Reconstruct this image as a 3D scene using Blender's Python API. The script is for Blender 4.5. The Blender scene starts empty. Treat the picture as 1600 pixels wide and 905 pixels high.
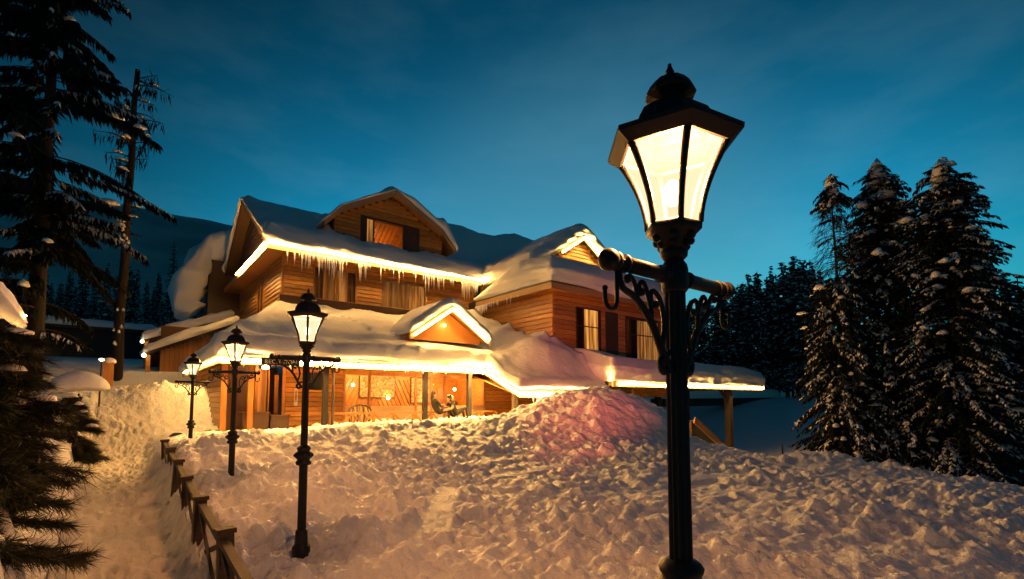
import bpy, math, random
import numpy as np
from mathutils import Vector, Matrix
R = math.radians
random.seed(7)
C = bpy.context.scene.collection
SC = bpy.context.scene
EYE = 2.55                     # eye height above the path at the camera; every z below is written relative to the eye
YAW = 38.4                     # the lodge stands square to the axes, the camera looks across it

# ---------------------------------------------------------------- camera
cd = bpy.data.cameras.new('camera'); cam = bpy.data.objects.new('camera', cd); C.objects.link(cam)
cam.location = (0, 0, EYE)
cam.rotation_euler = (R(90 + 4.0), 0, R(-YAW))
cd.sensor_width = 36; cd.lens = 17.325; cd.shift_y = 0.0747
cd.clip_start = 0.05; cd.clip_end = 6000
SC.camera = cam

# ---------------------------------------------------------------- dusk sky
w = bpy.data.worlds.new('World'); SC.world = w; w.use_nodes = True
nt = w.node_tree; nt.nodes.clear()
def wn(t, **k):
    n = nt.nodes.new(t)
    for a, b in k.items(): setattr(n, a, b)
    return n
sky = wn('ShaderNodeTexSky', sky_type='NISHITA', sun_disc=False)
sky.sun_elevation = R(0.5); sky.sun_rotation = R(52); sky.ozone_density = 4.0; sky.dust_density = 0.3; sky.air_density = 1.0
tint = wn('ShaderNodeMix', data_type='RGBA', blend_type='MULTIPLY'); tint.inputs[0].default_value = 1
tint.inputs[7].default_value = (0.30, 2.65, 1.85, 1)
tc = wn('ShaderNodeTexCoord')
mp = wn('ShaderNodeMapping'); mp.inputs['Scale'].default_value = (1.6, 1.6, 4.6); mp.inputs['Location'].default_value = (3.1, .4, 1.7)
nz = wn('ShaderNodeTexNoise'); nz.inputs['Scale'].default_value = 2.2; nz.inputs['Detail'].default_value = 7; nz.inputs['Roughness'].default_value = .55
rp = wn('ShaderNodeValToRGB'); rp.color_ramp.elements[0].position = .44; rp.color_ramp.elements[1].position = .72
mix = wn('ShaderNodeMix', data_type='RGBA', blend_type='MIX')
mul = wn('ShaderNodeMath', operation='MULTIPLY'); mul.inputs[1].default_value = .15
mix.inputs[7].default_value = (0.9, 2.0, 2.6, 1)
bg = wn('ShaderNodeBackground'); bg.inputs['Strength'].default_value = 0.15
ow = wn('ShaderNodeOutputWorld')
L = nt.links.new
L(sky.outputs[0], tint.inputs[6]); L(tc.outputs['Generated'], mp.inputs[0]); L(mp.outputs[0], nz.inputs[0])
L(nz.outputs[0], rp.inputs[0]); L(rp.outputs[0], mul.inputs[0]); L(mul.outputs[0], mix.inputs[0])
dotn = wn('ShaderNodeVectorMath', operation='DOT_PRODUCT'); nrmz = wn('ShaderNodeVectorMath', operation='NORMALIZE')
dotn.inputs[1].default_value = (.72, .66, .20)                    # the last light behind thin cloud, low over the lodge
mr = wn('ShaderNodeMapRange', interpolation_type='SMOOTHERSTEP'); mr.inputs[1].default_value = .50; mr.inputs[2].default_value = 1.0; mr.inputs[3].default_value = .62; mr.inputs[4].default_value = 1.95
glow = wn('ShaderNodeVectorMath', operation='SCALE')
L(tc.outputs['Generated'], nrmz.inputs[0]); L(nrmz.outputs[0], dotn.inputs[0]); L(dotn.outputs['Value'], mr.inputs[0])
L(tint.outputs[2], mix.inputs[6]); L(mix.outputs[2], glow.inputs[0]); sepz = wn('ShaderNodeSeparateXYZ'); L(nrmz.outputs[0], sepz.inputs[0])
el = wn('ShaderNodeMapRange', interpolation_type='SMOOTHSTEP'); el.inputs[1].default_value = .20; el.inputs[2].default_value = .68; el.inputs[3].default_value = 1.02; el.inputs[4].default_value = .38
elm = wn('ShaderNodeMath', operation='MULTIPLY'); L(sepz.outputs['Z'], el.inputs[0]); L(el.outputs[0], elm.inputs[0]); L(mr.outputs[0], elm.inputs[1]); L(elm.outputs[0], glow.inputs['Scale'])
mr2 = wn('ShaderNodeMapRange', interpolation_type='SMOOTHERSTEP'); mr2.inputs[1].default_value = .86; mr2.inputs[2].default_value = 1.0; mr2.inputs[3].default_value = 0; mr2.inputs[4].default_value = .48
veil = wn('ShaderNodeMix', data_type='RGBA', blend_type='MIX'); veil.inputs[7].default_value = (.60, 1.75, 2.35, 1)     # thin lit cloud veil
L(dotn.outputs['Value'], mr2.inputs[0]); L(mr2.outputs[0], veil.inputs[0]); L(glow.outputs[0], veil.inputs[6]); L(veil.outputs[2], bg.inputs[0])
L(bg.outputs[0], ow.inputs[0])
SC.view_settings.view_transform = 'Standard'; SC.view_settings.look = 'None'
SC.view_settings.exposure = 0; SC.view_settings.gamma = 1

# lamp powers
P_LANTERN = 3700; S_STRIP = 150; S_PORCH = 420; WARM = (1, .385, .11); STRIPCOL = (1, .50, .12)

# ---------------------------------------------------------------- helpers
def tag(o, label=None, cat=None, group=None, kind=None):
    if label: o['label'] = label
    if cat: o['category'] = cat
    if group: o['group'] = group
    if kind: o['kind'] = kind
    return o
def empty(name, loc, label, cat, group=None, rz=0):
    o = bpy.data.objects.new(name, None); C.objects.link(o); o.empty_display_size = .2
    o.location = loc; o.rotation_euler = (0, 0, rz)
    return tag(o, label, cat, group)
def adopt(o, parent, world=True):
    """parent a mesh written in scene coordinates to a thing whose Empty stands elsewhere"""
    o.parent = parent
    if world and parent.type == 'EMPTY':
        o.matrix_parent_inverse = Matrix.Translation(-parent.location)
    return o
class MB:
    def __init__(s): s.v = []; s.f = []; s.m = []
    def add(s, vs, fs, mi=0):
        b = len(s.v); s.v += [tuple(p) for p in vs]; s.f += [tuple(b + i for i in f) for f in fs]; s.m += [mi] * len(fs); return s
    def box(s, x0, x1, y0, y1, z0, z1, mi=0):
        return s.add([(x0,y0,z0),(x1,y0,z0),(x1,y1,z0),(x0,y1,z0),(x0,y0,z1),(x1,y0,z1),(x1,y1,z1),(x0,y1,z1)],
                     [(0,3,2,1),(4,5,6,7),(0,1,5,4),(1,2,6,5),(2,3,7,6),(3,0,4,7)], mi)
    def bar(s, a, b, w, h, mi=0, up=(0,0,1)):
        a = Vector(a); b = Vector(b); d = (b - a).normalized(); u = Vector(up)
        if abs(d.dot(u)) > .98: u = Vector((1,0,0))
        x = d.cross(u).normalized(); y = x.cross(d).normalized(); x *= w/2; y *= h/2
        vs = [a-x-y, a+x-y, a+x+y, a-x+y, b-x-y, b+x-y, b+x+y, b-x+y]
        return s.add(vs, [(0,3,2,1),(4,5,6,7),(0,1,5,4),(1,2,6,5),(2,3,7,6),(3,0,4,7)][::1], mi)
    def tube(s, pts, rad, n=8, mi=0, cap=True):
        pts = [Vector(p) for p in pts]
        if not hasattr(rad, '__len__'): rad = [rad] * len(pts)
        b = len(s.v); up = Vector((0,0,1)); prev = None
        for i, p in enumerate(pts):
            d = (pts[min(i+1, len(pts)-1)] - pts[max(i-1, 0)])
            d = d.normalized() if d.length > 1e-9 else Vector((0,0,1))
            if prev is None:
                x = d.orthogonal().normalized() if abs(d.z) > .95 else d.cross(up).normalized()
            else:
                x = prev - d * prev.dot(d); x = x.normalized() if x.length > 1e-6 else d.orthogonal().normalized()
            prev = x; y = d.cross(x)
            for k in range(n):
                a = 2*math.pi*k/n; s.v.append(tuple(p + (x*math.cos(a) + y*math.sin(a))*rad[i]))
        for i in range(len(pts)-1):
            for k in range(n):
                k2 = (k+1) % n
                s.f.append((b+i*n+k, b+i*n+k2, b+(i+1)*n+k2, b+(i+1)*n+k)); s.m.append(mi)
        if cap:
            s.f.append(tuple(b+k for k in range(n))[::-1]); s.m.append(mi)
            e = b + (len(pts)-1)*n; s.f.append(tuple(e+k for k in range(n))); s.m.append(mi)
        return s
    def lathe(s, prof, n=16, c=(0,0,0), mi=0, a0=0.0, flute=0):
        b = len(s.v)
        for (r, z) in prof:
            for k in range(n):
                a = a0 + 2*math.pi*k/n; rr = r * (1 - (flute if k % 2 else 0))
                s.v.append((c[0]+rr*math.cos(a), c[1]+rr*math.sin(a), c[2]+z))
        for i in range(len(prof)-1):
            for k in range(n):
                k2 = (k+1) % n
                s.f.append((b+i*n+k, b+i*n+k2, b+(i+1)*n+k2, b+(i+1)*n+k)); s.m.append(mi)
        s.f.append(tuple(b+k for k in range(n))[::-1]); s.m.append(mi)
        e = b + (len(prof)-1)*n; s.f.append(tuple(e+k for k in range(n))); s.m.append(mi)
        return s
    def prism(s, poly, a, b, axis='y', mi=0):
        """extrude a polygon given in the other two axes from a to b"""
        n = len(poly)
        def P(p, t): return {'y': (p[0], t, p[1]), 'x': (t, p[0], p[1]), 'z': (p[0], p[1], t)}[axis]
        return s.add([P(p, a) for p in poly] + [P(p, b) for p in poly],
                     [tuple(range(n)), tuple(range(n, 2*n))[::-1]] + [(i, n+i, n+(i+1) % n, (i+1) % n) for i in range(n)], mi)
    def ball(s, c, r, mi=0, n=10, m=6, sc=(1,1,1)):
        b = len(s.v)
        for i in range(m+1):
            t = math.pi*i/m
            for k in range(n):
                a = 2*math.pi*k/n
                s.v.append((c[0]+r*sc[0]*math.sin(t)*math.cos(a), c[1]+r*sc[1]*math.sin(t)*math.sin(a), c[2]+r*sc[2]*math.cos(t)))
        for i in range(m):
            for k in range(n):
                k2 = (k+1) % n
                s.f.append((b+i*n+k, b+(i+1)*n+k, b+(i+1)*n+k2, b+i*n+k2)); s.m.append(mi)
        return s
    def build(s, name, mats, parent=None, smooth=False, world=True):
        me = bpy.data.meshes.new(name); me.from_pydata(s.v, [], s.f)
        if not isinstance(mats, (list, tuple)): mats = [mats]
        for m in mats: me.materials.append(m)
        if len(mats) > 1: me.polygons.foreach_set('material_index', s.m)
        if smooth: me.polygons.foreach_set('use_smooth', [True]*len(s.f))
        me.update()
        o = bpy.data.objects.new(name, me); C.objects.link(o)
        if parent: adopt(o, parent, world)
        return o
def np_mesh(name, V, F, mat, parent=None, smooth=True):
    me = bpy.data.meshes.new(name); k = F.shape[1]
    me.vertices.add(len(V)); me.vertices.foreach_set('co', V.astype(np.float32).ravel())
    me.loops.add(F.size); me.loops.foreach_set('vertex_index', F.astype(np.int32).ravel())
    me.polygons.add(len(F)); me.polygons.foreach_set('loop_start', np.arange(0, F.size, k, dtype=np.int32))
    me.polygons.foreach_set('loop_total', np.full(len(F), k, dtype=np.int32))
    me.polygons.foreach_set('use_smooth', np.full(len(F), smooth, dtype=bool))
    me.materials.append(mat); me.update(calc_edges=True); me.validate()
    o = bpy.data.objects.new(name, me); C.objects.link(o)
    if parent: adopt(o, parent)
    return o
def copy_tree(o, parent=None):
    c = o.copy(); C.objects.link(c)
    if parent is not None: c.parent = parent
    for ch in list(o.children): copy_tree(ch, c)
    return c
# numpy noise
def _hash(ix, iy, seed):
    h = (ix.astype(np.int64)*374761393 + iy.astype(np.int64)*668265263 + seed*1442695041) & 0xffffffff
    h = ((h ^ (h >> 13)) * 1274126177) & 0xffffffff
    h = h ^ (h >> 16)
    return (h & 0xffff) / 65535.0
def vn(x, y, seed=0):
    x = np.asarray(x, float); y = np.asarray(y, float)
    ix = np.floor(x); iy = np.floor(y); fx = x-ix; fy = y-iy
    fx = fx*fx*fx*(fx*(fx*6-15)+10); fy = fy*fy*fy*(fy*(fy*6-15)+10)
    a = _hash(ix, iy, seed); b = _hash(ix+1, iy, seed); c = _hash(ix, iy+1, seed); d = _hash(ix+1, iy+1, seed)
    return ((a*(1-fx)+b*fx)*(1-fy) + (c*(1-fx)+d*fx)*fy)*2-1
def fbm(x, y, s=1.0, o=4, seed=0, g=.5):
    t = 0; a = 1; n = 0
    for i in range(o):
        t = t + a*vn(np.asarray(x)*s+i*17.3, np.asarray(y)*s-i*9.1, seed+i*31); n += a; a *= g; s *= 2.03
    return t/n
def sstep(a, b, x):
    t = np.clip((x-a)/(b-a), 0, 1); return t*t*(3-2*t)

# ---------------------------------------------------------------- materials
def mat(name, col, rough=.6, metal=0, bump=None, var=None, emit=None, spec=.5, **kw):
    m = bpy.data.materials.new(name); m.use_nodes = True; n = m.node_tree; p = n.nodes['Principled BSDF']
    p.inputs['Base Color'].default_value = (*col, 1); p.inputs['Roughness'].default_value = rough; p.inputs['Metallic'].default_value = metal
    p.inputs['Specular IOR Level'].default_value = spec
    if emit: p.inputs['Emission Color'].default_value = (*emit[0], 1); p.inputs['Emission Strength'].default_value = emit[1]
    geo = n.nodes.new('ShaderNodeNewGeometry')
    if var:   # (scale xyz, second colour, amount)
        mp = n.nodes.new('ShaderNodeMapping'); mp.inputs['Scale'].default_value = var[0]
        nz = n.nodes.new('ShaderNodeTexNoise'); nz.inputs['Scale'].default_value = 1; nz.inputs['Detail'].default_value = 6; nz.inputs['Roughness'].default_value = .65
        mx = n.nodes.new('ShaderNodeMix'); mx.data_type = 'RGBA'
        rp = n.nodes.new('ShaderNodeValToRGB'); rp.color_ramp.elements[0].position = .35; rp.color_ramp.elements[1].position = .65
        mx.inputs[6].default_value = (*col, 1); mx.inputs[7].default_value = (*var[1], 1)
        oi = n.nodes.new('ShaderNodeObjectInfo')
        ad = n.nodes.new('ShaderNodeVectorMath'); ad.operation = 'ADD'
        sc = n.nodes.new('ShaderNodeVectorMath'); sc.operation = 'SCALE'; sc.inputs['Scale'].default_value = 37
        cb = n.nodes.new('ShaderNodeCombineXYZ')
        n.links.new(oi.outputs['Random'], cb.inputs[0]); n.links.new(oi.outputs['Random'], cb.inputs[2]); n.links.new(cb.outputs[0], sc.inputs[0])
        n.links.new(geo.outputs['Position'], mp.inputs[0]); n.links.new(mp.outputs[0], ad.inputs[0]); n.links.new(sc.outputs[0], ad.inputs[1])
        n.links.new(ad.outputs[0], nz.inputs[0]); n.links.new(nz.outputs[0], rp.inputs[0]); n.links.new(rp.outputs[0], mx.inputs[0])
        hs = n.nodes.new('ShaderNodeHueSaturation'); mr = n.nodes.new('ShaderNodeMapRange')
        mr.inputs[3].default_value = 1-var[2]; mr.inputs[4].default_value = 1+var[2]
        n.links.new(oi.outputs['Random'], mr.inputs[0]); n.links.new(mr.outputs[0], hs.inputs['Value'])
        n.links.new(mx.outputs[2], hs.inputs['Color']); n.links.new(hs.outputs[0], p.inputs['Base Color'])
    if bump:  # list of (scale xyz, strength, distance)
        last = None
        for sc_, st, di in bump:
            mp = n.nodes.new('ShaderNodeMapping'); mp.inputs['Scale'].default_value = sc_
            nz = n.nodes.new('ShaderNodeTexNoise'); nz.inputs['Scale'].default_value = 1; nz.inputs['Detail'].default_value = 5
            bp = n.nodes.new('ShaderNodeBump'); bp.inputs['Strength'].default_value = st; bp.inputs['Distance'].default_value = di
            n.links.new(geo.outputs['Position'], mp.inputs[0]); n.links.new(mp.outputs[0], nz.inputs[0]); n.links.new(nz.outputs[0], bp.inputs['Height'])
            if last: n.links.new(last.outputs[0], bp.inputs['Normal'])
            last = bp
        n.links.new(last.outputs[0], p.inputs['Normal'])
    return m
def emis(name, col, st, clear=0.0):
    m = bpy.data.materials.new(name); m.use_nodes = True; n = m.node_tree; n.nodes.clear()
    e = n.nodes.new('ShaderNodeEmission'); e.inputs[0].default_value = (*col, 1); e.inputs[1].default_value = st
    o = n.nodes.new('ShaderNodeOutputMaterial')
    if clear:
        t = n.nodes.new('ShaderNodeBsdfTransparent'); x = n.nodes.new('ShaderNodeMixShader'); x.inputs[0].default_value = clear
        n.links.new(e.outputs[0], x.inputs[1]); n.links.new(t.outputs[0], x.inputs[2]); n.links.new(x.outputs[0], o.inputs[0])
    else: n.links.new(e.outputs[0], o.inputs[0])
    return m
def glassy(name, tintc=(1,1,1), gl=.08):
    m = bpy.data.materials.new(name); m.use_nodes = True; n = m.node_tree; n.nodes.clear()
    t = n.nodes.new('ShaderNodeBsdfTransparent'); t.inputs[0].default_value = (*tintc, 1)
    g = n.nodes.new('ShaderNodeBsdfGlossy'); g.inputs['Roughness'].default_value = .05
    lw_ = n.nodes.new('ShaderNodeLayerWeight'); fr = n.nodes.new('ShaderNodeMath'); fr.operation = 'POWER'; fr.inputs[1].default_value = 4; n.links.new(lw_.outputs['Facing'], fr.inputs[0])
    x = n.nodes.new('ShaderNodeMixShader'); o = n.nodes.new('ShaderNodeOutputMaterial')
    n.links.new(fr.outputs[0], x.inputs[0]); n.links.new(t.outputs[0], x.inputs[1]); n.links.new(g.outputs[0], x.inputs[2]); n.links.new(x.outputs[0], o.inputs[0])
    return m
SNOW = mat('snow', (.84,.85,.88), .55, bump=[((13,13,13), .6, .07), ((40,40,40), .8, .025), ((120,120,120), .4, .006)], spec=.25)
ROOFSNOW = mat('packed roof snow', (.84,.85,.88), .55, bump=[((6,6,6), .4, .06), ((30,30,45), .5, .015)], spec=.25)
PATHSNOW = mat('trodden path snow', (.74,.74,.76), .6, bump=[((7,7,7), .8, .06), ((30,30,30), .8, .025)], spec=.25, var=((5,5,5), (.62,.60,.58), 0))
WOOD = mat('varnished clapboard', (.58,.30,.072), .42, var=((3,3,34), (.33,.14,.03), .32), bump=[((4,4,60), .3, .006)])
WOODV = mat('varnished upright board', (.48,.22,.055), .42, var=((30,30,2), (.34,.14,.03), .2), bump=[((60,60,3), .3, .006)])
SOFFIT = mat('soffit boarding', (.50,.24,.065), .45, var=((22,3,22), (.36,.15,.035), .18), bump=[((40,3,40), .3, .005)])
BACKING = mat('wall sheathing', (.10,.05,.02), .8)
TRIM = mat('pale painted fascia', (.42,.27,.13), .5, var=((6,6,20), (.34,.2,.09), .1))
DARKWOOD = mat('dark stained wood', (.075,.036,.016), .5, var=((8,8,30), (.05,.024,.012), .2), bump=[((20,20,50), .3, .005)])
GREYWOOD = mat('weathered wood', (.055,.034,.018), .7, var=((12,12,30), (.028,.018,.010), .25), bump=[((20,20,50), .5, .006)])
BLACKPOST = mat('black painted post', (.010,.009,.008), .5)
IRON = mat('black painted iron', (.009,.009,.010), .55, bump=[((60,60,60), .25, .004)], spec=.35)
ROOFMAT = mat('green sheet metal roof', (.05,.075,.05), .5)
ROOFWOOD = mat('roof decking', (.10,.055,.025), .7, var=((8,8,8), (.06,.034,.016), .1))
GLASS = glassy('window glass', (.93,.93,.9))
CREAM_TRIM = mat('cream painted panel', (.66,.52,.33), .5, var=((5,5,14), (.55,.4,.24), .1))
LPANE = emis('frosted lantern glass', (1, .78, .45), 1.2, clear=.12)
BULB = emis('lamp bulb', (1, .76, .42), 22)
STRIP = emis('rope light', STRIPCOL, S_STRIP); PSTRIP = emis('bright rope light', STRIPCOL, S_PORCH)
TINY = emis('fairy light', (1,.75,.4), 12); FAIRY = emis('golden fairy light', (1,.52,.12), 160)
ICE = mat('icicle ice', (.92,.94,.97), .16, spec=.6); ICE.node_tree.nodes['Principled BSDF'].inputs['Transmission Weight'].default_value = .0; ICE.node_tree.nodes['Principled BSDF'].inputs['IOR'].default_value = 1.31
BARK = mat('bark', (.016,.012,.010), .9, bump=[((14,14,5), .8, .03)], var=((9,9,3), (.010,.008,.007), .15))
NEEDLE = mat('fir needles', (.010,.018,.016), .8, var=((3,3,3), (.006,.010,.010), .2), spec=.1)
PINE = mat('pine needles', (.030,.034,.013), .6, var=((6,6,6), (.012,.018,.009), .2), spec=.3)

# ================================================================ THE SETTING: snow
def terrain(x, y):
    base = np.interp(y, [-4, 0, 6, 10, 14, 15.5, 18, 22], [-2.05, -1.95, -1.75, -1.30, -.78, -.62, -.62, -.5])
    berm = np.interp(x, [1.2, 4, 5.6, 8, 10], [-1.02, -1.0, -.84, -.78, -.78])
    base = base + (berm-base)*sstep(12.0, 14.8, y) + .10*fbm(x, y, .35, 3, 5)
    # the big shovelled pile before the right half of the porch
    px = np.interp(x + .5*fbm(x, y, .6, 2, 8), [8.6, 10.4, 12.0, 13.3, 14.4, 15.9, 16.75, 17.05, 17.3], [0, .30, .82, 1.30, 1.42, 1.12, .75, .2, -.3])
    yy = y + .6*fbm(x, y, .5, 2, 9)
    pile = px * sstep(9.0, 11.9, yy) * (1 - sstep(12.8, 15.2, yy))
    base = base + pile
    # low bank along the right rim, then the ground falls away
    cr = np.interp(y, [-3, 0, 1.5, 2.6, 4, 6.2, 7.0, 8, 9.4, 11, 13, 15], [-2.5, -2.36, -2.22, -2.0, -1.78, -1.52, -1.92, -1.86, -1.68, -1.5, -1.2, -1.2])
    k = np.exp(-((x-16.1)/1.1)**2) * (1 - sstep(9.5, 12, y))
    base = base*(1-k) + (cr + .08*fbm(x, y, 1.1, 3, 3))*k
    base = base - 3.2*sstep(16.7, 19.5, x + .4*fbm(x, y, .5, 2, 77))*(1 - .0*y)
    # path trench, its far end climbing over the bank by the shed
    path = -2.55 + .045*y + .03*fbm(x, y, 1.5, 3, 21)
    endb = (.62 + .18*fbm(x, y, .6, 3, 4) - .10*np.abs(x-1.2)) 
    t = sstep(19.2, 23.4, y + .7*fbm(x, y, .5, 2, 61))
    path = path*(1-t) + endb*t
    left = -2.55 + .045*y + .95 + .22*fbm(x, y, .9, 3, 41) + .32*np.clip(-.9-x, 0, 3)
    left = np.where(y > 19, np.maximum(left, path), left)
    wl = sstep(.60, .86, -x + .13*fbm(x, y, 1.6, 3, 51) + .10*fbm(y*0, y, 3.5, 2, 52))
    wr = sstep(.52, 1.16, x + .12*fbm(x, y, 2.0, 3, 71))
    drop = base - .12*(1 - sstep(1.0, 2.2, x))
    h = path*(1-wl)*(1-wr) + left*wl + np.where(y > 18, np.maximum(drop, path), drop)*wr
    return h
def clods(X, Y, H, xs, ys, n, rmin, rmax, area, seed, flat=.75, dens=None, sink=.35, pile=.0):
    H0 = H.copy()
    rg = np.random.default_rng(seed)
    for i in range(n):
        cx = rg.uniform(area[0], area[1]); cy = rg.uniform(area[2], area[3])
        if dens is not None and rg.random() > dens(cx, cy): continue
        r = rmin * (rmax/rmin)**(rg.random()**2.2)
        i0, i1 = np.searchsorted(xs, [cx-r*1.4, cx+r*1.4]); j0, j1 = np.searchsorted(ys, [cy-r*1.4, cy+r*1.4])
        if i1-i0 < 2 or j1-j0 < 2: continue
        x = X[j0:j1, i0:i1]; y = Y[j0:j1, i0:i1]; h = H[j0:j1, i0:i1]; h0 = H0[j0:j1, i0:i1]
        a = rg.uniform(0, 3.14); st = rg.uniform(.65, 1.35)
        dx = ((x-cx)*math.cos(a) + (y-cy)*math.sin(a))*st; dy = (-(x-cx)*math.sin(a) + (y-cy)*math.cos(a))/st
        q = np.sqrt(dx*dx + dy*dy)/r * (1 + .28*vn(x/r*1.3+i, y/r*1.3, seed))
        tilt = rg.uniform(-.22, .22)*dx + rg.uniform(-.22, .22)*dy
        zc = h0
        p = rg.uniform(1.9, 3.8); flt = flat*rg.uniform(.45, 1.1)
        q = q*(1 + .10*vn(x/r*4+i, y/r*4, seed+3)); top = zc - r*sink + r*(flt+sink)*(1 - np.clip(q, 0, 1)**p)**(1/p) + tilt
        H[j0:j1, i0:i1] = np.where(q < 1, np.maximum(h, top), h)
def steps(a, b, s0, s1, full):
    out = [a]
    while out[-1] < b:
        t = min(1, max(0, (out[-1]-a)/(full-a))); out.append(out[-1] + s0 + (s1-s0)*t)
    out[-1] = b
    return np.array(out)
def height_sheet(name, xs, ys, H, m):
    X, Y = np.meshgrid(xs, ys)
    V = np.stack([X, Y, H], -1).reshape(-1, 3); nx = len(xs); ny = len(ys)
    j, i = np.meshgrid(np.arange(ny-1), np.arange(nx-1), indexing='ij')
    a = (j*nx+i).ravel(); F = np.stack([a, a+1, a+nx+1, a+nx], 1)
    return tag(np_mesh(name, V, F, m), kind='structure')
# field of shovelled snow right of the fence
xs = steps(.86, 19.6, .020, .05, 13); ys = np.concatenate([np.arange(-2, .6, .08), steps(.6, 19.0, .020, .05, 13)])
X, Y = np.meshgrid(xs, ys); H = terrain(X, Y)
fade = sstep(.95, 1.3, X)
H += fade*(.085*(np.abs(fbm(X, Y, 1.6, 4, 13))*2.2-.5) + .045*(np.abs(fbm(X, Y, 4.2, 4, 14, .6))*2.2-.5))
rub = fbm(X, Y, .28, 2, 99)
def dn(x, y): return .42 + 1.5*float(fbm(np.array([x]), np.array([y]), .42, 3, 123)[0]) + (.35 if x < 3.4 or y > 11 else 0)
def dl(x, y): return dn(x, y)*(1.0 if x < 3.0 else .06)
clods(X, Y, H, xs, ys, 500, .16, .36, (1.0, 17.0, .5, 16), 1, .60, dl)
clods(X, Y, H, xs, ys, 6500, .06, .165, (1.0, 17.2, .5, 16), 2, .62, dn)
clods(X, Y, H, xs, ys, 9500, .035, .11, (1.0, 17.2, .5, 16), 5, .72, dn)
clods(X, Y, H, xs, ys, 20000, .028, .075, (1.0, 17.2, .5, 15.5), 3, .95, dn)
def dall(x, y): return 1 if x > 1.1 else 0
clods(X, Y, H, xs, ys, 45, .12, .26, (1.2, 16.5, 1, 15), 31, .42, dall)
def blur(H, n):
    for _ in range(n):
        P = np.pad(H, 1, mode='edge'); H = (P[1:-1,1:-1]*4 + P[:-2,1:-1]*2 + P[2:,1:-1]*2 + P[1:-1,:-2]*2 + P[1:-1,2:]*2 + P[:-2,:-2] + P[2:,:-2] + P[:-2,2:] + P[2:,2:])/16
    return H
H = blur(H, 1)
rough = .35 + .65*sstep(-.25, .2, fbm(X, Y, .42, 3, 123))
H += fade*rough*(.030*fbm(X, Y, 4.5, 2, 15, .5) + .022*(np.abs(fbm(X, Y, 10, 2, 16, .6))*2.4) + .005*fbm(X, Y, 26, 2, 19))
# a few scraped shovel runs
for (ax, ay, bx, by, wd) in ((6.0, 8.2, 8.2, 8.5, .18), (9.4, 6.4, 11.8, 5.9, .2), (3.4, 6.0, 4.6, 7.6, .2)):
    dx, dy = bx-ax, by-ay; t = np.clip(((X-ax)*dx+(Y-ay)*dy)/(dx*dx+dy*dy), 0, 1); q = np.hypot(X-ax-t*dx, Y-ay-t*dy)
    k = 1-sstep(wd*.8, wd*1.25, q); H = H*(1-k) + (terrain(X, Y)+.02+.012*fbm(X, Y, 7, 2, 5))*k
height_sheet('snow_field', xs, ys, H, SNOW)
# trodden path
xs = np.arange(-.60, .8601, .026); ys = steps(2.0, 27.0, .03, .06, 18)
X, Y = np.meshgrid(xs, ys); H = terrain(X, Y)
H += .03*(np.abs(fbm(X, Y, 3.0, 4, 17))*2-.4) + .018*fbm(X, Y, 11, 3, 18)
clods(X, Y, H, xs, ys, 600, .02, .05, (-.6, .86, 3, 27), 4, .5)
clods(X, Y, H, xs, ys, 420, .05, .22, (.42, .9, 3, 20), 44, .7)
clods(X, Y, H, xs, ys, 300, .05, .2, (-.62, -.35, 3, 22), 45, .7)
clods(X, Y, H, xs, ys, 260, .05, .2, (-.6, .86, 19.5, 27), 46, .5)
rg = random.Random(77)
for i in range(230):   # footprints, toes up or down the path
    cx = rg.gauss(.05, .2); cy = rg.uniform(4, 21); a_ = rg.gauss(0, .25); i0, i1 = np.searchsorted(xs, [cx-.35, cx+.35]); j0, j1 = np.searchsorted(ys, [cy-.35, cy+.35])
    x_ = X[j0:j1, i0:i1]-cx; y_ = Y[j0:j1, i0:i1]-cy; u_ = x_*math.cos(a_)+y_*math.sin(a_); v_ = -x_*math.sin(a_)+y_*math.cos(a_)
    q_ = (u_/.065)**2 + (v_/.15)**2
    H[j0:j1, i0:i1] += -.045*np.exp(-q_**2) + .02*np.exp(-(np.sqrt(q_)-1.45)**2/.08)
height_sheet('snow_path', xs, ys, H, PATHSNOW)
# bank left of the path
xs = steps(-8.0, -.60, .09, .03, -1.5); ys = steps(2.0, 27.0, .04, .08, 20)
X, Y = np.meshgrid(xs, ys); H = terrain(X, Y)
H += .05*(np.abs(fbm(X, Y, 2.2, 4, 27))*2-.4)
clods(X, Y, H, xs, ys, 3000, .05, .3, (-4, -.62, 3, 27), 6, .75)
height_sheet('snow_bank', xs, ys, H, SNOW)
# bank beside the lodge's left wall
xs = np.arange(.86, 4.4, .05); ys = np.arange(19.0, 27.01, .05)
X, Y = np.meshgrid(xs, ys); H = terrain(X, Y)
H += .06*(np.abs(fbm(X, Y, 2.2, 4, 37))*2-.4)
clods(X, Y, H, xs, ys, 500, .05, .22, (.9, 4.3, 19, 27), 8, .5)
height_sheet('snow_bank', xs, ys, H, SNOW)
# wide ground out to the horizon
def ground(x, y):
    h = -4.6 + 0*x
    right = -4.4 + 4.7*sstep(26, 64, x) + 5*sstep(70, 150, x)
    h = np.where(x > 14, -4.6 + (right+4.6)*sstep(14, 20, x), h)
    back = -3.8 + 5.2*sstep(25.5, 31, y) + .10*np.clip(y-30, 0, 120)
    back = np.maximum(h, back*(1-sstep(20, 45, x)) + h*sstep(20, 45, x))
    h = np.where(y > 25, back, h)
    return h + .25*fbm(x, y, .08, 3, 201)*sstep(27, 40, np.hypot(x, y))
g1 = np.concatenate([-np.geomspace(60, 1100, 10)[::-1], np.arange(-56, 130, 1.5), np.geomspace(132, 1100, 10)])
xs = g1; ys = np.concatenate([-np.geomspace(12, 1100, 12)[::-1], np.arange(-10, 130, 1.5), np.geomspace(132, 1100, 10)])
X, Y = np.meshgrid(xs, ys); height_sheet('snow_ground', xs, ys, ground(X, Y), SNOW)
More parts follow.
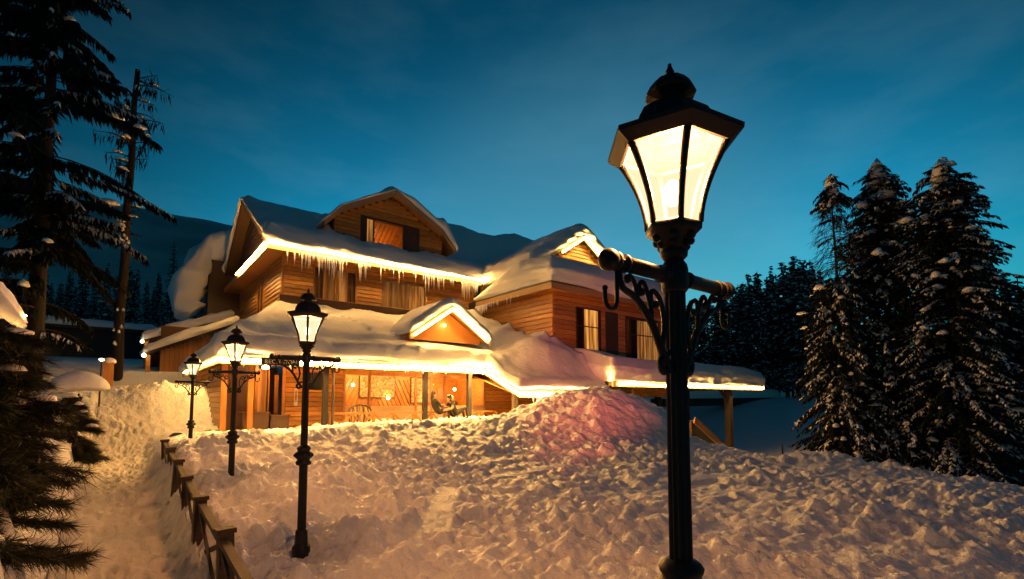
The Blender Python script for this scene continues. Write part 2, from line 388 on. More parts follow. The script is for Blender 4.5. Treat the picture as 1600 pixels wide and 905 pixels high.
# flat-topped mountain far behind the left trees, sinking away to the right
th = np.linspace(R(-38), R(75), 150); dd = np.linspace(420, 980, 46)     # bearing from +y towards +x... the ridge line dips to the right
T, D = np.meshgrid(th, dd); X = D*np.sin(T); Y = D*np.cos(T)
rise = np.interp(np.degrees(T), [-38, -18, -8, 2, 9, 13, 20, 30, 40, 75], [170, 195, 222, 222, 219, 205, 165, 120, 90, 60])
prof = sstep(430, 690, D)*(1 - .25*sstep(700, 980, D))
H = -6 + rise*prof + 10*fbm(X, Y, .012, 5, 301)*prof*(1-.75*sstep(600, 690, D)) + 3*fbm(T*12, D*.002, 1, 4, 302)*prof
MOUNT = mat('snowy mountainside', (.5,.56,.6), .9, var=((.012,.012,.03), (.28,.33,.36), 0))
V = np.stack([X, Y, H], -1).reshape(-1, 3); nx = len(th); ny = len(dd)
j, i = np.meshgrid(np.arange(ny-1), np.arange(nx-1), indexing='ij'); a = (j*nx+i).ravel()
tag(np_mesh('mountain', V, np.stack([a, a+nx, a+nx+1, a+1], 1), MOUNT), kind='structure')

# ================================================================ STREET LAMPS
HEX = R(15)
def hexring(r, z, off=HEX): return [(r*math.cos(off+k*math.pi/3), r*math.sin(off+k*math.pi/3), z) for k in range(6)]
def hexloft(mb, prof, mi=0): mb.lathe(prof, 6, a0=HEX, mi=mi)
def make_lamp():
    root = empty('street_lamp', (0,0,0), 'lamp', 'street lamp', 'lit lamp posts along the path')
    # fluted pole with ring collar
    p = MB()
    p.lathe([(.085,-.4),(.085,.12),(.10,.14),(.10,.2),(.075,.24),(.068,.34),(.064,.40)], 20)
    p.lathe([(.050,.40),(.048,1.16)], 24, flute=.16)
    p.lathe([(.041,1.36),(.038,2.35)], 24, flute=.18)
    p.lathe([(.035,2.45),(.033,2.50)], 24, flute=.12)
    p.build('pole', IRON, root, smooth=False)
    c = MB(); c.lathe([(.06,1.14),(.082,1.15),(.088,1.17),(.082,1.19),(.07,1.2),(.074,1.215),(.098,1.235),(.104,1.26),(.096,1.285),(.074,1.3),(.066,1.31),(.076,1.325),(.08,1.34),(.07,1.355),(.05,1.37)], 20)
    for k in range(10):
        a = k*math.pi/5; c.ball((.098*math.cos(a), .098*math.sin(a), 1.26), .019, n=6, m=4)
    c.build('ring_collar', IRON, root, smooth=True)
    b = MB(); b.lathe([(.040,2.345),(.048,2.355),(.050,2.38),(.050,2.43),(.046,2.45),(.036,2.465)], 18)
    b.tube([(-.36,0,2.405),(.36,0,2.405)], .027, 14)
    for s in (-1,1):
        b.lathe([(.01,-.0),(.03,.004),(.038,.02),(.04,.035),(.036,.05),(.026,.06),(.012,.066)], 12, (0,0,0)) if False else b.ball((s*.374,0,2.405), .038, n=12, m=8)
        b.tube([(s*.335,0,2.405),(s*.35,0,2.405)], .033, 12); b.tube([(s*.29,0,2.405),(s*.30,0,2.405)], .032, 12); b.tube([(s*.075,0,2.405),(s*.09,0,2.405)], .033, 12)
    b.build('crossbar', IRON, root, smooth=True)
    for s in (-1,1):
        g = MB()
        def curve(pts, r0, r1, seg=14):
            P = [Vector((s*a, 0, z+.12)) for a, z in pts]; out = []
            for i in range(seg+1):
                t = i/seg*(len(P)-1); k = min(int(t), len(P)-2); f = t-k
                p0 = P[max(k-1,0)]; p1 = P[k]; p2 = P[k+1]; p3 = P[min(k+2,len(P)-1)]
                out.append(.5*((2*p1)+(p2-p0)*f+(2*p0-5*p1+4*p2-p3)*f*f+(3*p1-p0-3*p2+p3)*f**3))
            g.tube(out, [r0+(r1-r0)*i/seg for i in range(seg+1)], 7)
        curve([(.04,1.93),(.085,1.99),(.15,2.10),(.235,2.175),(.31,2.205),(.325,2.27)], .016, .011)
        curve([(.045,2.0),(.10,1.965),(.085,1.925),(.05,1.94)], .011, .014, 10)
        curve([(.09,2.02),(.07,2.10),(.095,2.185),(.14,2.215),(.15,2.18),(.125,2.165)], .011, .008)
        curve([(.15,2.10),(.155,2.165),(.19,2.235),(.215,2.225),(.205,2.20)], .010, .007)
        curve([(.225,2.17),(.235,2.215),(.265,2.25),(.28,2.235)], .009, .007)
        for a, z in ((.05,1.94),(.125,2.165),(.205,2.2),(.28,2.235)): g.ball((s*a,0,z+.12), .0155, n=8, m=6)
        g.build('scroll_bracket', IRON, root, smooth=True)
        h = MB(); pts = [(s*.335,0,2.395),(s*.335,0,2.29)] + [(s*(.365 - .03*math.cos(a)), 0, 2.275 - .032*math.sin(a)) for a in np.linspace(0, math.pi, 8)] + [(s*.395,0,2.305)]
        h.tube(pts, .0075, 7); h.ball((s*.395,0,2.308), .010, n=8, m=6); h.build('hook', IRON, root, smooth=True)
    # lantern
    f = MB()
    f.lathe([(.036,2.47),(.05,2.485),(.052,2.50),(.042,2.51)], 14)
    for k in range(6):
        a = R(60*k); f.ball((.055*math.cos(a), .055*math.sin(a), 2.525), .014, n=7, m=5); f.ball((.072*math.cos(a), .072*math.sin(a), 2.55), .016, n=7, m=5)
    hexloft(f, [(.05,2.50),(.058,2.54),(.088,2.565),(.104,2.575),(.106,2.60),(.094,2.607)])
    def prof(t): return .100 + .098*t**1.75, 2.60 + .285*t
    for k in range(6):
        a = HEX+R(60*k); pts = []
        for i in range(9):
            r, z = prof(i/8); pts.append((r*math.cos(a), r*math.sin(a), z))
        f.tube(pts, [.0105+.004*i/8 for i in range(9)], 6)
    f.build('lantern_frame', IRON, root, smooth=True)
    for k in range(6):
        a0 = HEX+R(60*k); a1 = HEX+R(60+60*k); q = MB(); vs = []; fs = []
        for i in range(9):
            r, z = prof(i/8); r *= .965
            A = Vector((r*math.cos(a0), r*math.sin(a0), z)); B = Vector((r*math.cos(a1), r*math.sin(a1), z)); vs += [A, B]
        for i in range(8): fs.append((2*i, 2*i+1, 2*i+3, 2*i+2))
        q.add(vs, fs); q.build('glass_pane', LPANE, root, smooth=True)
    t = MB()
    for (ra, za), (rb, zb) in (((.200,2.880),(.212,2.882)), ((.212,2.882),(.256,2.914)), ((.256,2.914),(.258,2.932)), ((.258,2.932),(.24,2.938)), ((.24,2.938),(.168,2.958)), ((.168,2.958),(.158,2.995)), ((.158,2.995),(.135,3.035)), ((.135,3.035),(.098,3.064)), ((.098,3.064),(.056,3.078)), ((.056,3.078),(.004,3.082)), ((.200,2.880),(.195,2.9)), ((.195,2.9),(.24,2.93))):
        A = hexring(ra, za); B = hexring(rb, zb); n0 = len(t.v); t.v += A + B
        for k in range(6): t.f.append((n0+k, n0+(k+1) % 6, n0+6+(k+1) % 6, n0+6+k)); t.m.append(0)
    t.build('lantern_roof', IRON, root)
    k_ = MB(); k_.lathe([(.054,3.07),(.05,3.10),(.093,3.112),(.096,3.118),(.082,3.145),(.062,3.17),(.038,3.186),(.013,3.192),(.013,3.205),(.018,3.212),(.013,3.222),(.008,3.235),(.007,3.245)], 12)
    k_.build('finial_cap', IRON, root, smooth=False)
    bl = MB(); bl.lathe([(.014,2.60),(.016,2.66),(.022,2.67)], 8); bl.build('bulb_holder', IRON, root)
    bb = MB(); bb.ball((0,0,2.73), .035, n=12, m=8, sc=(1,1,1.5)); bb.build('bulb', BULB, root, smooth=True)
    ld = bpy.data.lights.new('lantern_light', 'POINT'); ld.energy = P_LANTERN; ld.color = WARM; ld.shadow_soft_size = .06
    lo = bpy.data.objects.new('lantern_light', ld); C.objects.link(lo); lo.parent = root; lo.location = (0,0,2.79)
    return root
lamp = make_lamp()
dims = []
for f_ in (1, .5, .5, .08):
    dim_light = bpy.data.lights['lantern_light'].copy(); dim_light.energy = P_LANTERN*f_; dims.append(dim_light)
LAMPS = [((1.665,1.085), 'nearest street lamp, large and close at right with hexagonal lit lantern and scrolled crossbar'),
         ((1.72,6.12), 'tall street lamp standing in shovelled snow just right of the wooden path fence'),
         ((1.58,9.94), 'middle-sized street lamp before the lodge entrance, below its sign'),
         ((1.53,15.97), 'smallest and farthest street lamp, at the end of the fence beside the lit snow bank')]
for i, ((x, y), lab) in enumerate(LAMPS):
    o = lamp if i == 0 else copy_tree(lamp)
    o.location = (x, y, -1.90); o['label'] = lab
    if i == 0:
        o.scale = (1.03,)*3; o.location.z = -2.0
        for ch in o.children:
            if ch.name.split('.')[0] in ('lantern_frame', 'glass_pane', 'lantern_roof'): ch.rotation_euler = (0, 0, R(34))
    else:
        o.scale = (1,)*3
        for ch in o.children:
            ch.rotation_euler = (0, 0, 0)
            if ch.type == 'LIGHT':
                ch.data = dims[i]
# ================================================================ PATH FENCE
fr = empty('wooden_fence', (.90, 10, -2.1), 'low weathered post and rail fence with diagonal braces, half buried in snow along the path', 'fence')
FY = [2.3, 4.15, 6.0, 7.8, 9.5, 11.2, 13.0, 14.8]
def ftop(y): return -1.36 + .047*(y-6)
def post_mb(h): 
    m = MB(); m.box(-.07,.07,-.07,.07,-1.1,-.05+h); m.box(-.09,.09,-.09,.09,-.05+h,h); return m
pm = None
for i, y in enumerate(FY):
    rg = random.Random(i)
    if pm is None: o = post_mb(0.0).build('post', GREYWOOD, fr, world=False); pm = o
    else: o = pm.copy(); C.objects.link(o)
    o.parent = fr; o.location = Vector((.90 + rg.uniform(-.02,.02), y, ftop(y) + rg.uniform(-.015,.03))) - fr.location; o.rotation_euler = (rg.uniform(-.04,.04), rg.uniform(-.04,.04), rg.uniform(-.1,.1))
for a, b in zip(FY[:-1], FY[1:]):
    za, zb = ftop(a), ftop(b)
    MB().bar((.90,a+.06,za-.10),(.90,b-.06,zb-.10), .085, .06).build('top_rail', GREYWOOD, fr)
    MB().bar((.90,a+.06,za-.78),(.90,b-.06,zb-.78), .05, .06).build('bottom_rail', GREYWOOD, fr)
    MB().bar((.882,a+.05,za-.74),(.882,b-.05,zb-.15), .03, .055).build('brace', GREYWOOD, fr)
    MB().bar((.918,a+.05,za-.15),(.918,b-.05,zb-.74), .03, .055).build('brace', GREYWOOD, fr)

# ================================================================ red floodlight clamped to the fence below the frame: it stains the pile and roof
fl = empty('floodlight', (.96, 2.3, -1.0), 'small red floodlight clamped on the nearest fence post', 'floodlight')
m = MB(); m.box(-.09,.09,-.05,.05,-.06,.10); m.build('housing', IRON, fl, world=False)
m = MB(); m.box(.0905,.094,-.04,.04,-.045,.085); m.build('lens', emis('red lens', (1,.06,.04), 6), fl, world=False)
fl.rotation_euler = (0, 0, math.atan2(10.2, 12.4))
sd_ = bpy.data.lights.new('red_beam', 'SPOT'); sd_.energy = 7500; sd_.color = (1,.15,.08); sd_.spot_size = R(26); sd_.spot_blend = .9; sd_.shadow_soft_size = .04
so = bpy.data.objects.new('red_beam', sd_); C.objects.link(so); so.parent = fl; so.location = (.13,0,.02); so.rotation_euler = (R(90+8), 0, R(-90))

# ================================================================ THE LODGE
U = 1.17      # the upper storeys stand back from the porch by this factor
LODGE = empty('mountain_lodge', (9, 20, -1.4), 'large varnished wooden lodge with snowy roofs, rope-lit eaves and glazed porch', 'lodge')
def unit_board():
    m = MB(); m.add([(0,-.055,0),(1,-.055,0),(1,-.012,1),(0,-.012,1),(0,0,0),(1,0,0),(1,0,1),(0,0,1)],
                    [(0,1,2,3),(4,7,6,5),(0,4,5,1),(3,2,6,7),(0,3,7,4),(1,5,6,2)])
    return m
def unit_flat():
    m = MB(); m.add([(0,-.024,0),(1,-.024,0),(1,-.024,1),(0,-.024,1),(0,0,0),(1,0,0),(1,0,1),(0,0,1)],
                    [(0,1,2,3),(4,7,6,5),(0,4,5,1),(3,2,6,7),(0,3,7,4),(1,5,6,2)])
    return m
BOARDS = {}
def board(kind, m, parent, loc, length, height, face):
    key = (kind, m.name)
    if key not in BOARDS:
        mb = unit_board() if kind == 'plank' else unit_flat()
        o = mb.build('plank', m, None); BOARDS[key] = o.data
    else:
        o = bpy.data.objects.new('plank', BOARDS[key]); C.objects.link(o)
    o.parent = parent; o.location = loc; o.scale = (length, 1, height); o.rotation_euler = (0, 0, 0 if face == 'front' else -math.pi/2)
    return o
def planked_wall(name, face, plane, a0, a1, z0, z1, course, m, openings=(), span=None, split=3.5, solid=.12):
    """a backing wall with every lapped board a piece of its own; openings are (a0,a1,z0,z1)"""
    b = MB()
    if span is None:
        if not openings: poly = [((a0, z0, a1, z1))]
        # backing in strips round the openings
        cuts = sorted({a0, a1, *[max(a0, min(a1, v)) for o in openings for v in o[:2]]})
        for p, q in zip(cuts[:-1], cuts[1:]):
            mid = (p+q)/2; zz = z0
            for o in sorted([o for o in openings if o[0] <= mid <= o[1]], key=lambda o: o[2]):
                if o[2] > zz: (b.box(p,q,plane+.001,plane+solid,zz,o[2]) if face == 'front' else b.box(plane+.001,plane+solid,p,q,zz,o[2]))
                zz = o[3]
            if zz < z1: (b.box(p,q,plane+.001,plane+solid,zz,z1) if face == 'front' else b.box(plane+.001,plane+solid,p,q,zz,z1))
    else:
        n = 12; zs = [z0 + (z1-z0)*i/n for i in range(n+1)]
        lo = [(span(z)[0], z) for z in zs]; hi = [(span(z)[1], z) for z in zs[::-1]]
        b.prism(lo+hi, plane+.001, plane+solid, 'y' if face == 'front' else 'x')
    wall = b.build(name, BACKING, LODGE)
    z = z0; k = 0; rg = random.Random(int(plane*100)+int(z0*10))
    while z < z1 - .02:
        h = min(course, z1-z); s0, s1 = (a0, a1) if span is None else span(z+h*.6)
        segs = [(s0, s1)]
        for o in openings:
            if o[2] < z+h*.7 and o[3] > z+h*.3:
                new = []
                for p, q in segs:
                    if o[1] <= p or o[0] >= q: new.append((p, q)); continue
                    if o[0] > p: new.append((p, o[0]))
                    if o[1] < q: new.append((o[1], q))
                segs = new
        for p, q in segs:
            cutp = [p]
            if q-p > split*1.35: cutp.append(p + (q-p)*rg.uniform(.3,.7))
            cutp.append(q)
            for s, e in zip(cutp[:-1], cutp[1:]):
                if e-s < .06: continue
                jit = rg.uniform(-.004,.004)
                if face == 'front': board('plank', m, wall, (s+.003, plane+jit, z), e-s-.006, h-.018, 'front')
                else: board('plank', m, wall, (plane+jit, e-.003, z), e-s-.006, h-.018, 'side')
        z += course; k += 1
    return wall
def FR(face, plane, a0, a1, d0, d1, z0, z1, mb, mi=0):
    """box on a wall face: d is the distance in front of the plane (positive = outwards)"""
    if face == 'front': mb.box(a0, a1, plane-d1, plane-d0, z0, z1, mi)
    else: mb.box(plane-d1, plane-d0, a0, a1, z0, z1, mi)
def curtain_mat(name, col, st):
    m = bpy.data.materials.new(name); m.use_nodes = True; n = m.node_tree; p = n.nodes['Principled BSDF']
    p.inputs['Base Color'].default_value = (.22,.12,.05,1); p.inputs['Specular IOR Level'].default_value = .05; p.inputs['Roughness'].default_value = .9
    geo = n.nodes.new('ShaderNodeNewGeometry'); mp = n.nodes.new('ShaderNodeMapping'); mp.inputs['Scale'].default_value = (5,5,.3)
    nz = n.nodes.new('ShaderNodeTexNoise'); nz.inputs['Scale'].default_value = 1; nz.inputs['Detail'].default_value = 4
    rp = n.nodes.new('ShaderNodeValToRGB'); rp.color_ramp.elements[0].position = .42; rp.color_ramp.elements[1].position = .6
    rp.color_ramp.elements[0].color = (col[0]*.22,col[1]*.16,col[2]*.12,1); rp.color_ramp.elements[1].color = (*col,1)
    n.links.new(geo.outputs['Position'], mp.inputs[0]); n.links.new(mp.outputs[0], nz.inputs[0]); n.links.new(nz.outputs[0], rp.inputs[0])
    n.links.new(rp.outputs[0], p.inputs['Emission Color']); p.inputs['Emission Strength'].default_value = st
    return m
CURT_HI = curtain_mat('curtain lit from inside', (1,.44,.09), 1.15)
CURT_MID = curtain_mat('curtain softly lit', (.95,.40,.09), .55)
CURT_LOW = curtain_mat('curtain faintly lit', (.6,.25,.06), .28)
CURT_DIM = mat('unlit curtain', (.30,.18,.09), .9, var=((8,8,.5), (.08,.045,.025), .2))
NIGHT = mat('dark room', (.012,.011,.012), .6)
def curtain_sheet(face, plane, a0, a1, z0, z1, d, amp=.018):
    m = MB(); n = max(6, int((a1-a0)/.045)); vs = []; fs = []
    for i in range(n+1):
        a = a0 + (a1-a0)*i/n; o = d + amp*math.sin(i*1.9)*(.7+.3*math.sin(i*.7))
        for z in (z0, z1): vs.append((a, plane-o, z) if face == 'front' else (plane-o, a, z))
    for i in range(n): fs.append((2*i, 2*i+2, 2*i+3, 2*i+1))
    return m.add(vs, fs)
def window(face, plane, a0, a1, z0, z1, lights, fmat, transom=None, fw=.06, sill=True):
    """lights = [(fraction0, fraction1, curtain material or None)]"""
    m = MB(); FR(face, plane, a0-fw, a1+fw, -.02, .075, z1, z1+fw, m); FR(face, plane, a0-fw, a1+fw, -.02, .09, z0-fw, z0, m)
    FR(face, plane, a0-fw, a0, -.02, .073, z0, z1, m); FR(face, plane, a1, a1+fw, -.02, .073, z0, z1, m)
    for f in sorted({x for l in lights for x in l[:2]} - {0, 1}):
        c = a0 + (a1-a0)*f; FR(face, plane, c-.035, c+.035, -.02, .068, z0, z1, m)
    if transom: FR(face, plane, a0, a1, -.01, .06, z0+(z1-z0)*transom-.025, z0+(z1-z0)*transom+.025, m)
    w_ = m.build('window', fmat, LODGE)
    for f0, f1, cm in lights:
        b0 = a0+(a1-a0)*f0+.036; b1 = a0+(a1-a0)*f1-.036
        p = MB(); FR(face, plane, b0, b1, .046, .052, z0+.001, z1-.001, p); p.build('pane', GLASS, w_)
        if cm: curtain_sheet(face, plane, b0+.002, b1-.002, z0+.004, z1-.004, .012).build('curtain', cm, w_, smooth=True)
        else:
            q = MB(); FR(face, plane, b0, b1, .002, .006, z0, z1, q); q.build('dark_room_sheet', NIGHT, w_)  # near-black sheet standing in for the unlit room behind the glass
    return w_
def slab(name, pts, th, m, parent=LODGE):
    """sloped roof panel: four corners of the top face, thickness downwards"""
    v = [Vector(p) for p in pts]; n = len(v)
    mb = MB(); mb.add([tuple(p) for p in v] + [tuple(p - Vector((0,0,th))) for p in v],
                      [tuple(range(n)), tuple(range(n, 2*n))[::-1]] + [(i, n+i, n+(i+1) % n, (i+1) % n) for i in range(n)])
    return mb.build(name, m, parent)
# ---- upper storey, front (y = 24.0) and left side (x = 5.57)
YU = 20.5*U; XL = 4.76*U; XW = 13.8*U; YW = 14.7*U
EH = 5.80*U; EY = 19.7*U; EX = 4.04*U
ops = [(6.99, 8.97, 4.86, 6.35), (10.45, 12.85, 4.88, 6.2)]
planked_wall('upper_front_wall', 'front', YU, XL, XW, 4.0, 7.0, .20, WOOD, [(o[0]-.06,o[1]+.06,o[2]-.06,o[3]+.06) for o in ops])
window('front', YU, *ops[0], [(0,.22,CURT_DIM),(.22,.5,CURT_LOW),(.5,.78,CURT_MID),(.78,1,CURT_DIM)], WOODV)
window('front', YU, *ops[1], [(0,.62,CURT_LOW),(.62,1,CURT_MID)], TRIM)
sops = [(27.6, 28.9, 4.3, 6.2)]
planked_wall('upper_side_wall', 'side', XL, YU, 34.2, 4.0, 6.95, .20, WOOD, [(o[0]-.06,o[1]+.06,o[2]-.06,o[3]+.06) for o in sops])
window('side', XL, *sops[0], [(0,.5,CURT_DIM),(.5,1,CURT_DIM)], WOODV)
MB().box(XL-.05,XL+.07,YU-.05,YU-.032,4.0,6.95).box(XL-.05,XL-.032,YU-.032,YU+.07,4.0,6.95).build('corner_board', WOODV, LODGE)
MB().prism([(YW-.02,.9),(YU-.13,3.9),(YU-.13,4.95),(YW-.02,2.25)], XW-.11, XW-.058, 'x').build('flashing_and_gap_shade', DARKWOOD, LODGE)  # dark band put in for the shadow gap between porch snow and wing wall
MB().box(XL-.1,XW-.12,YU-.12,YU-.06,3.9,4.82).build('flashing_and_gap_shade', DARKWOOD, LODGE)
# soffits and fascias of the upper eaves
MB().box(EX+.06,XW+.1,EY+.06,YU+.02,EH-.12,EH-.08).build('front_soffit', SOFFIT, LODGE)
MB().box(EX+.06,XL+.02,YU+.021,34.6,EH-.12,EH-.08).build('side_soffit', SOFFIT, LODGE)
MB().box(EX+.03,XW-.1,EY+.02,EY+.075,EH-.16,EH+.10).build('fascia', WOODV, LODGE)
MB().box(EX-.02,EX+.03,EY-.0,34.8,EH-.16,EH+.10).build('fascia', WOODV, LODGE)
# main roof (a gap is left for the dormer) and its gable end
RY = 25.3*U; RH = 9.25*U; RX1 = 27.5
sl = (RH-EH)/(RY-EY)
def rz(y): return EH + .16 + sl*(y-EY)
D0, D1 = 6.75*U, 11.95*U; DY = 20.6*U
def rq(x0, x1, y0, y1): return [(x0,y0,rz(y0)),(x1,y0,rz(y0)),(x1,y1,rz(y1)),(x0,y1,rz(y1))]
slab('roof', rq(EX+.05, D0, EY, RY), .16, ROOFWOOD); slab('roof', rq(D1, RX1, EY, RY), .16, ROOFWOOD)
slab('roof', rq(D0, D1, EY, DY), .16, ROOFWOOD); slab('roof', rq(D0, D1, DY+3.4, RY), .16, ROOFWOOD)
yb = 2*RY-EY
slab('roof', [(EX+.05,RY,rz(RY)),(RX1,RY,rz(RY)),(RX1,yb,rz(EY)),(EX+.05,yb,rz(EY))], .16, ROOFWOOD)
def gspan(z):
    t = max(0, (rz(RY)-.2-z)/sl); return (RY-t, RY+t)
planked_wall('gable_wall', 'side', XL-.25, 0, 0, EH+.05, RH-.12, .24, DARKWOOD, span=lambda z: (max(YU-.1, gspan(z)[0]), min(34.3, gspan(z)[1])))
for s in (-1, 1):
    e = RY + s*(RY-EY-.35)
    MB().bar((EX+.02,RY,rz(RY)-.1),(EX+.02,e,rz(EY+.35)-.1), .06, .30, up=(0,0,1)).build('barge_board', TRIM if s < 0 else GREYWOOD, LODGE)
# snow lies on it in slabs (below); dormer with open lit window
def dz(x):
    a = abs(x - 9.36*U); return 9.46*U - .545*a if a < 2.45*U else 9.46*U - .545*2.45*U - 1.15*(a-2.45*U)
YB = 20.2*U
def dspan(z):
    lo = 9.36*U; hi = lo
    for i in range(200):
        x = 9.36*U - i*.02
        if dz(x) - .2 > z: lo = x
    return (max(D0, lo), min(D1, 2*9.36*U - lo))
dops = [(7.92*U, 10.66*U, 6.47*U, 8.0*U)]
b = MB(); dw0, dw1, dh0, dh1 = dops[0]
for (p, q, z0, z1) in ((D0, dw0, 6.6, None), (dw1, D1, 6.6, None), (dw0, dw1, 6.6, dh0)):
    if z1: b.box(p, q, DY+.001, DY+.12, z0, z1)
    else: b.prism([(p,z0),(q,z0)] + [(q - (q-p)*i/6, max(7, dz(q-(q-p)*i/6)-.22)) for i in range(7)], DY+.001, DY+.12)
b.prism([(dw0,dh1),(dw1,dh1)] + [(dw1-(dw1-dw0)*i/10, dz(dw1-(dw1-dw0)*i/10)-.22) for i in range(11)], DY+.001, DY+.12)
dwall = b.build('dormer_wall', BACKING, LODGE)
z = 6.9; rg = random.Random(3)
while z < 9.46*U-.3:
    s0, s1 = dspan(z+.13)
    segs = [(s0, s1)] if not (dh0-.1 < z+.1 < dh1+.05) else [(s0, dw0-.06), (dw1+.06, s1)]
    for p, q in segs:
        if q-p > .1: board('plank', WOOD, dwall, (p, DY, z), q-p, .182, 'front')
    z += .2
for x in (D0, D1):
    MB().prism([(DY+.12, 6.7),(DY+.12, dz(x)-.2),(DY+4.2, dz(x)-.2)], x-.06 if x == D0 else x, x if x == D0 else x+.06, 'x').build('dormer_cheek', DARKWOOD, LODGE)
c0 = 9.36*U
for s in (-1, 1):
    xa, xb, xc = c0, c0+s*2.45*U, c0+s*3.15*U
    slab('dormer_roof', [(xa,YB,dz(xa)),(xb,YB,dz(xb)),(xb,RY,dz(xb)),(xa,RY,dz(xa))][::1 if s > 0 else -1], .14, SOFFIT)
    slab('dormer_roof', [(xb,YB,dz(xb)),(xc,YB,dz(xc)),(xc,YB+2.6,dz(xc)),(xb,YB+2.6,dz(xb))][::1 if s > 0 else -1], .14, SOFFIT)
    MB().prism([(xa,dz(xa)+.02),(xb,dz(xb)+.02),(xb,dz(xb)-.30),(xa,dz(xa)-.30)], YB-.06, YB-.002).build('barge_board', TRIM, LODGE)
    MB().prism([(xb,dz(xb)+.02),(xc,dz(xc)+.02),(xc,dz(xc)-.26),(xb,dz(xb)-.30)], YB-.055, YB-.004).build('barge_board', TRIM, LODGE)
# dormer window: shutters either side of an open pane, boarded ceiling behind
wn_ = MB()
for a, bb in ((dw0-.06,dw0),(8.50*U-.06,8.50*U),(9.88*U,9.88*U+.06),(dw1,dw1+.06)): wn_.box(a, bb, DY-.07, DY+.05, dh0-.06, dh1+.06)
wn_.box(dw0, dw1, DY-.068, DY+.05, dh1, dh1+.06).box(dw0, dw1, DY-.08, DY+.05, dh0-.06, dh0)
dwin = wn_.build('window', DARKWOOD, LODGE)
curtain_sheet('front', DY, dw0+.30, 8.50*U-.06, dh0, dh1, -.03).build('curtain', CURT_MID, dwin, smooth=True)
MB().box(dw0,dw0+.3,DY-.03,DY+.02,dh0,dh1).build('shutter', DARKWOOD, dwin); MB().box(9.88*U+.06,dw1,DY-.03,DY+.02,dh0,dh1).build('shutter', DARKWOOD, dwin)
MB().box(8.50*U,9.88*U,DY-.012,DY-.006,dh0,dh1).build('pane', GLASS, dwin)
room = MB(); room.box(dw0-.3,dw1+.3,DY+3.0,DY+3.1,dh0-.3,dh1+1.0); room.box(dw0-.3,dw1+.3,DY+.13,DY+3.0,dh0-.4,dh0-.3)
rm = room.build('attic_room', WOODV, LODGE)
for i in range(15):     # boards of the sloping ceiling
    x = dw0 - .3 + i*(dw1-dw0+.6)/15
    MB().bar((x+.11, DY+.13, dh1+.75), (x+.11, DY+3.0, dh0+.55), .215, .03).build('ceiling_board', WOOD, rm)
def plight(name, loc, e, col=WARM, r=.08):
    ld = bpy.data.lights.new(name, 'POINT'); ld.energy = e; ld.color = col; ld.shadow_soft_size = r
    o = bpy.data.objects.new(name, ld); C.objects.link(o); o.location = loc; o.parent = LODGE; o.matrix_parent_inverse = Matrix.Translation(-LODGE.location)
    return o
plight('attic_lamp', (9.2*U, DY+1.3, dh0+.5), 60)
# ---- right wing
wops = [(17.75, 19.45, 2.3, 4.65), (21.6, 24.6, 2.3, 4.5)]
planked_wall('wing_side_wall', 'side', XW, YW+.001, YU+.0, 1.2, 5.40, .235, WOOD)
planked_wall('wing_front_wall', 'front', YW, XW, 25.2, .2, 5.3, .235, WOOD, [(o[0]-.06,o[1]+.06,o[2]-.06,o[3]+.06) for o in wops])
window('front', YW, *wops[0], [(0,.28,None),(.28,.95,CURT_HI),(.95,1,None)][:2], DARKWOOD, transom=.62)
window('front', YW, *wops[1], [(0,.12,CURT_DIM),(.12,.3,None),(.3,1,CURT_MID)], DARKWOOD, transom=.62)
MB().box(19.9,20.9,YW-.06,YW-.031,2.2,4.7).build('shutter', DARKWOOD, LODGE)
LEX = 13.3*U; LEY = 14.25*U; LEH = 4.57*U
MB().box(LEX+.06,25.4,LEY+.06,YW+.01,LEH-.06,LEH-.02).build('wing_soffit', SOFFIT, LODGE)
MB().box(LEX+.06,XW+.01,YW+.011,EY,LEH-.06,LEH-.02).build('wing_soffit', SOFFIT, LODGE)
MB().box(LEX,LEX+.05,LEY,EY,LEH-.10,LEH+.2).build('fascia', TRIM, LODGE)
MB().box(LEX+.051,25.4,LEY,LEY+.05,LEH-.10,LEH+.2).build('fascia', TRIM, LODGE)
MB().box(LEX-.05,LEX-.005,EY-.1,EY+.55,LEH-.1,LEH+.25).build('gutter_end', ROOFMAT, LODGE)
MB().box(LEX+.02,25.4,LEY+.02,19.2,LEH+.2,LEH+.28).build('wing_lower_roof', ROOFMAT, LODGE)
MB().box(LEX+.02,XW+.3,19.201,EY,LEH+.2,LEH+.28).build('wing_lower_roof', ROOFMAT, LODGE)
# ribs under the upper wing eave
UX = 13.76*U; UH = 5.95*U
for i in range(14):
    y = 19.3 + i*.28; MB().box(UX+.05,UX+.5,y,y+.07,UH-.62,UH-.1).build('rafter_end', GREYWOOD, LODGE)
MB().box(UX+.5,UX+.6,19.2,YU,LEH+.28,UH).build('wing_upper_wall', WOOD, LODGE)
MB().box(UX,UX+.05,19.0,EY-.02,UH-.12,UH+.16).build('fascia', TRIM, LODGE)
# upper wing gable roof with lit gablet
GX = 20.15; GH = 7.85*U; GY = 16.4*U; gsl = .66
def wz(x): return GH + .22 - gsl*abs(x-GX)
for s in (-1, 1):
    xe = GX + s*(GX-UX)
    slab('wing_roof', [(GX,GY-.35,wz(GX)),(xe,GY-.35,wz(xe)),(xe,31,wz(xe)),(GX,31,wz(GX))][::s], .14, ROOFMAT)
    MB().prism([(GX,wz(GX)-.14),(GX+s*1.75,wz(GX+1.75)-.14),(GX+s*1.75,wz(GX+1.75)-.34),(GX,wz(GX)-.34)], GY-.34, GY-.28).build('barge_board', TRIM, LODGE)
def wspan(z):
    t = max(0, (GH-.02-z)/gsl); return (GX-t, GX+t)
planked_wall('wing_gable_wall', 'front', GY, 0, 0, 6.3, GH-.05, .2, WOOD, span=wspan)
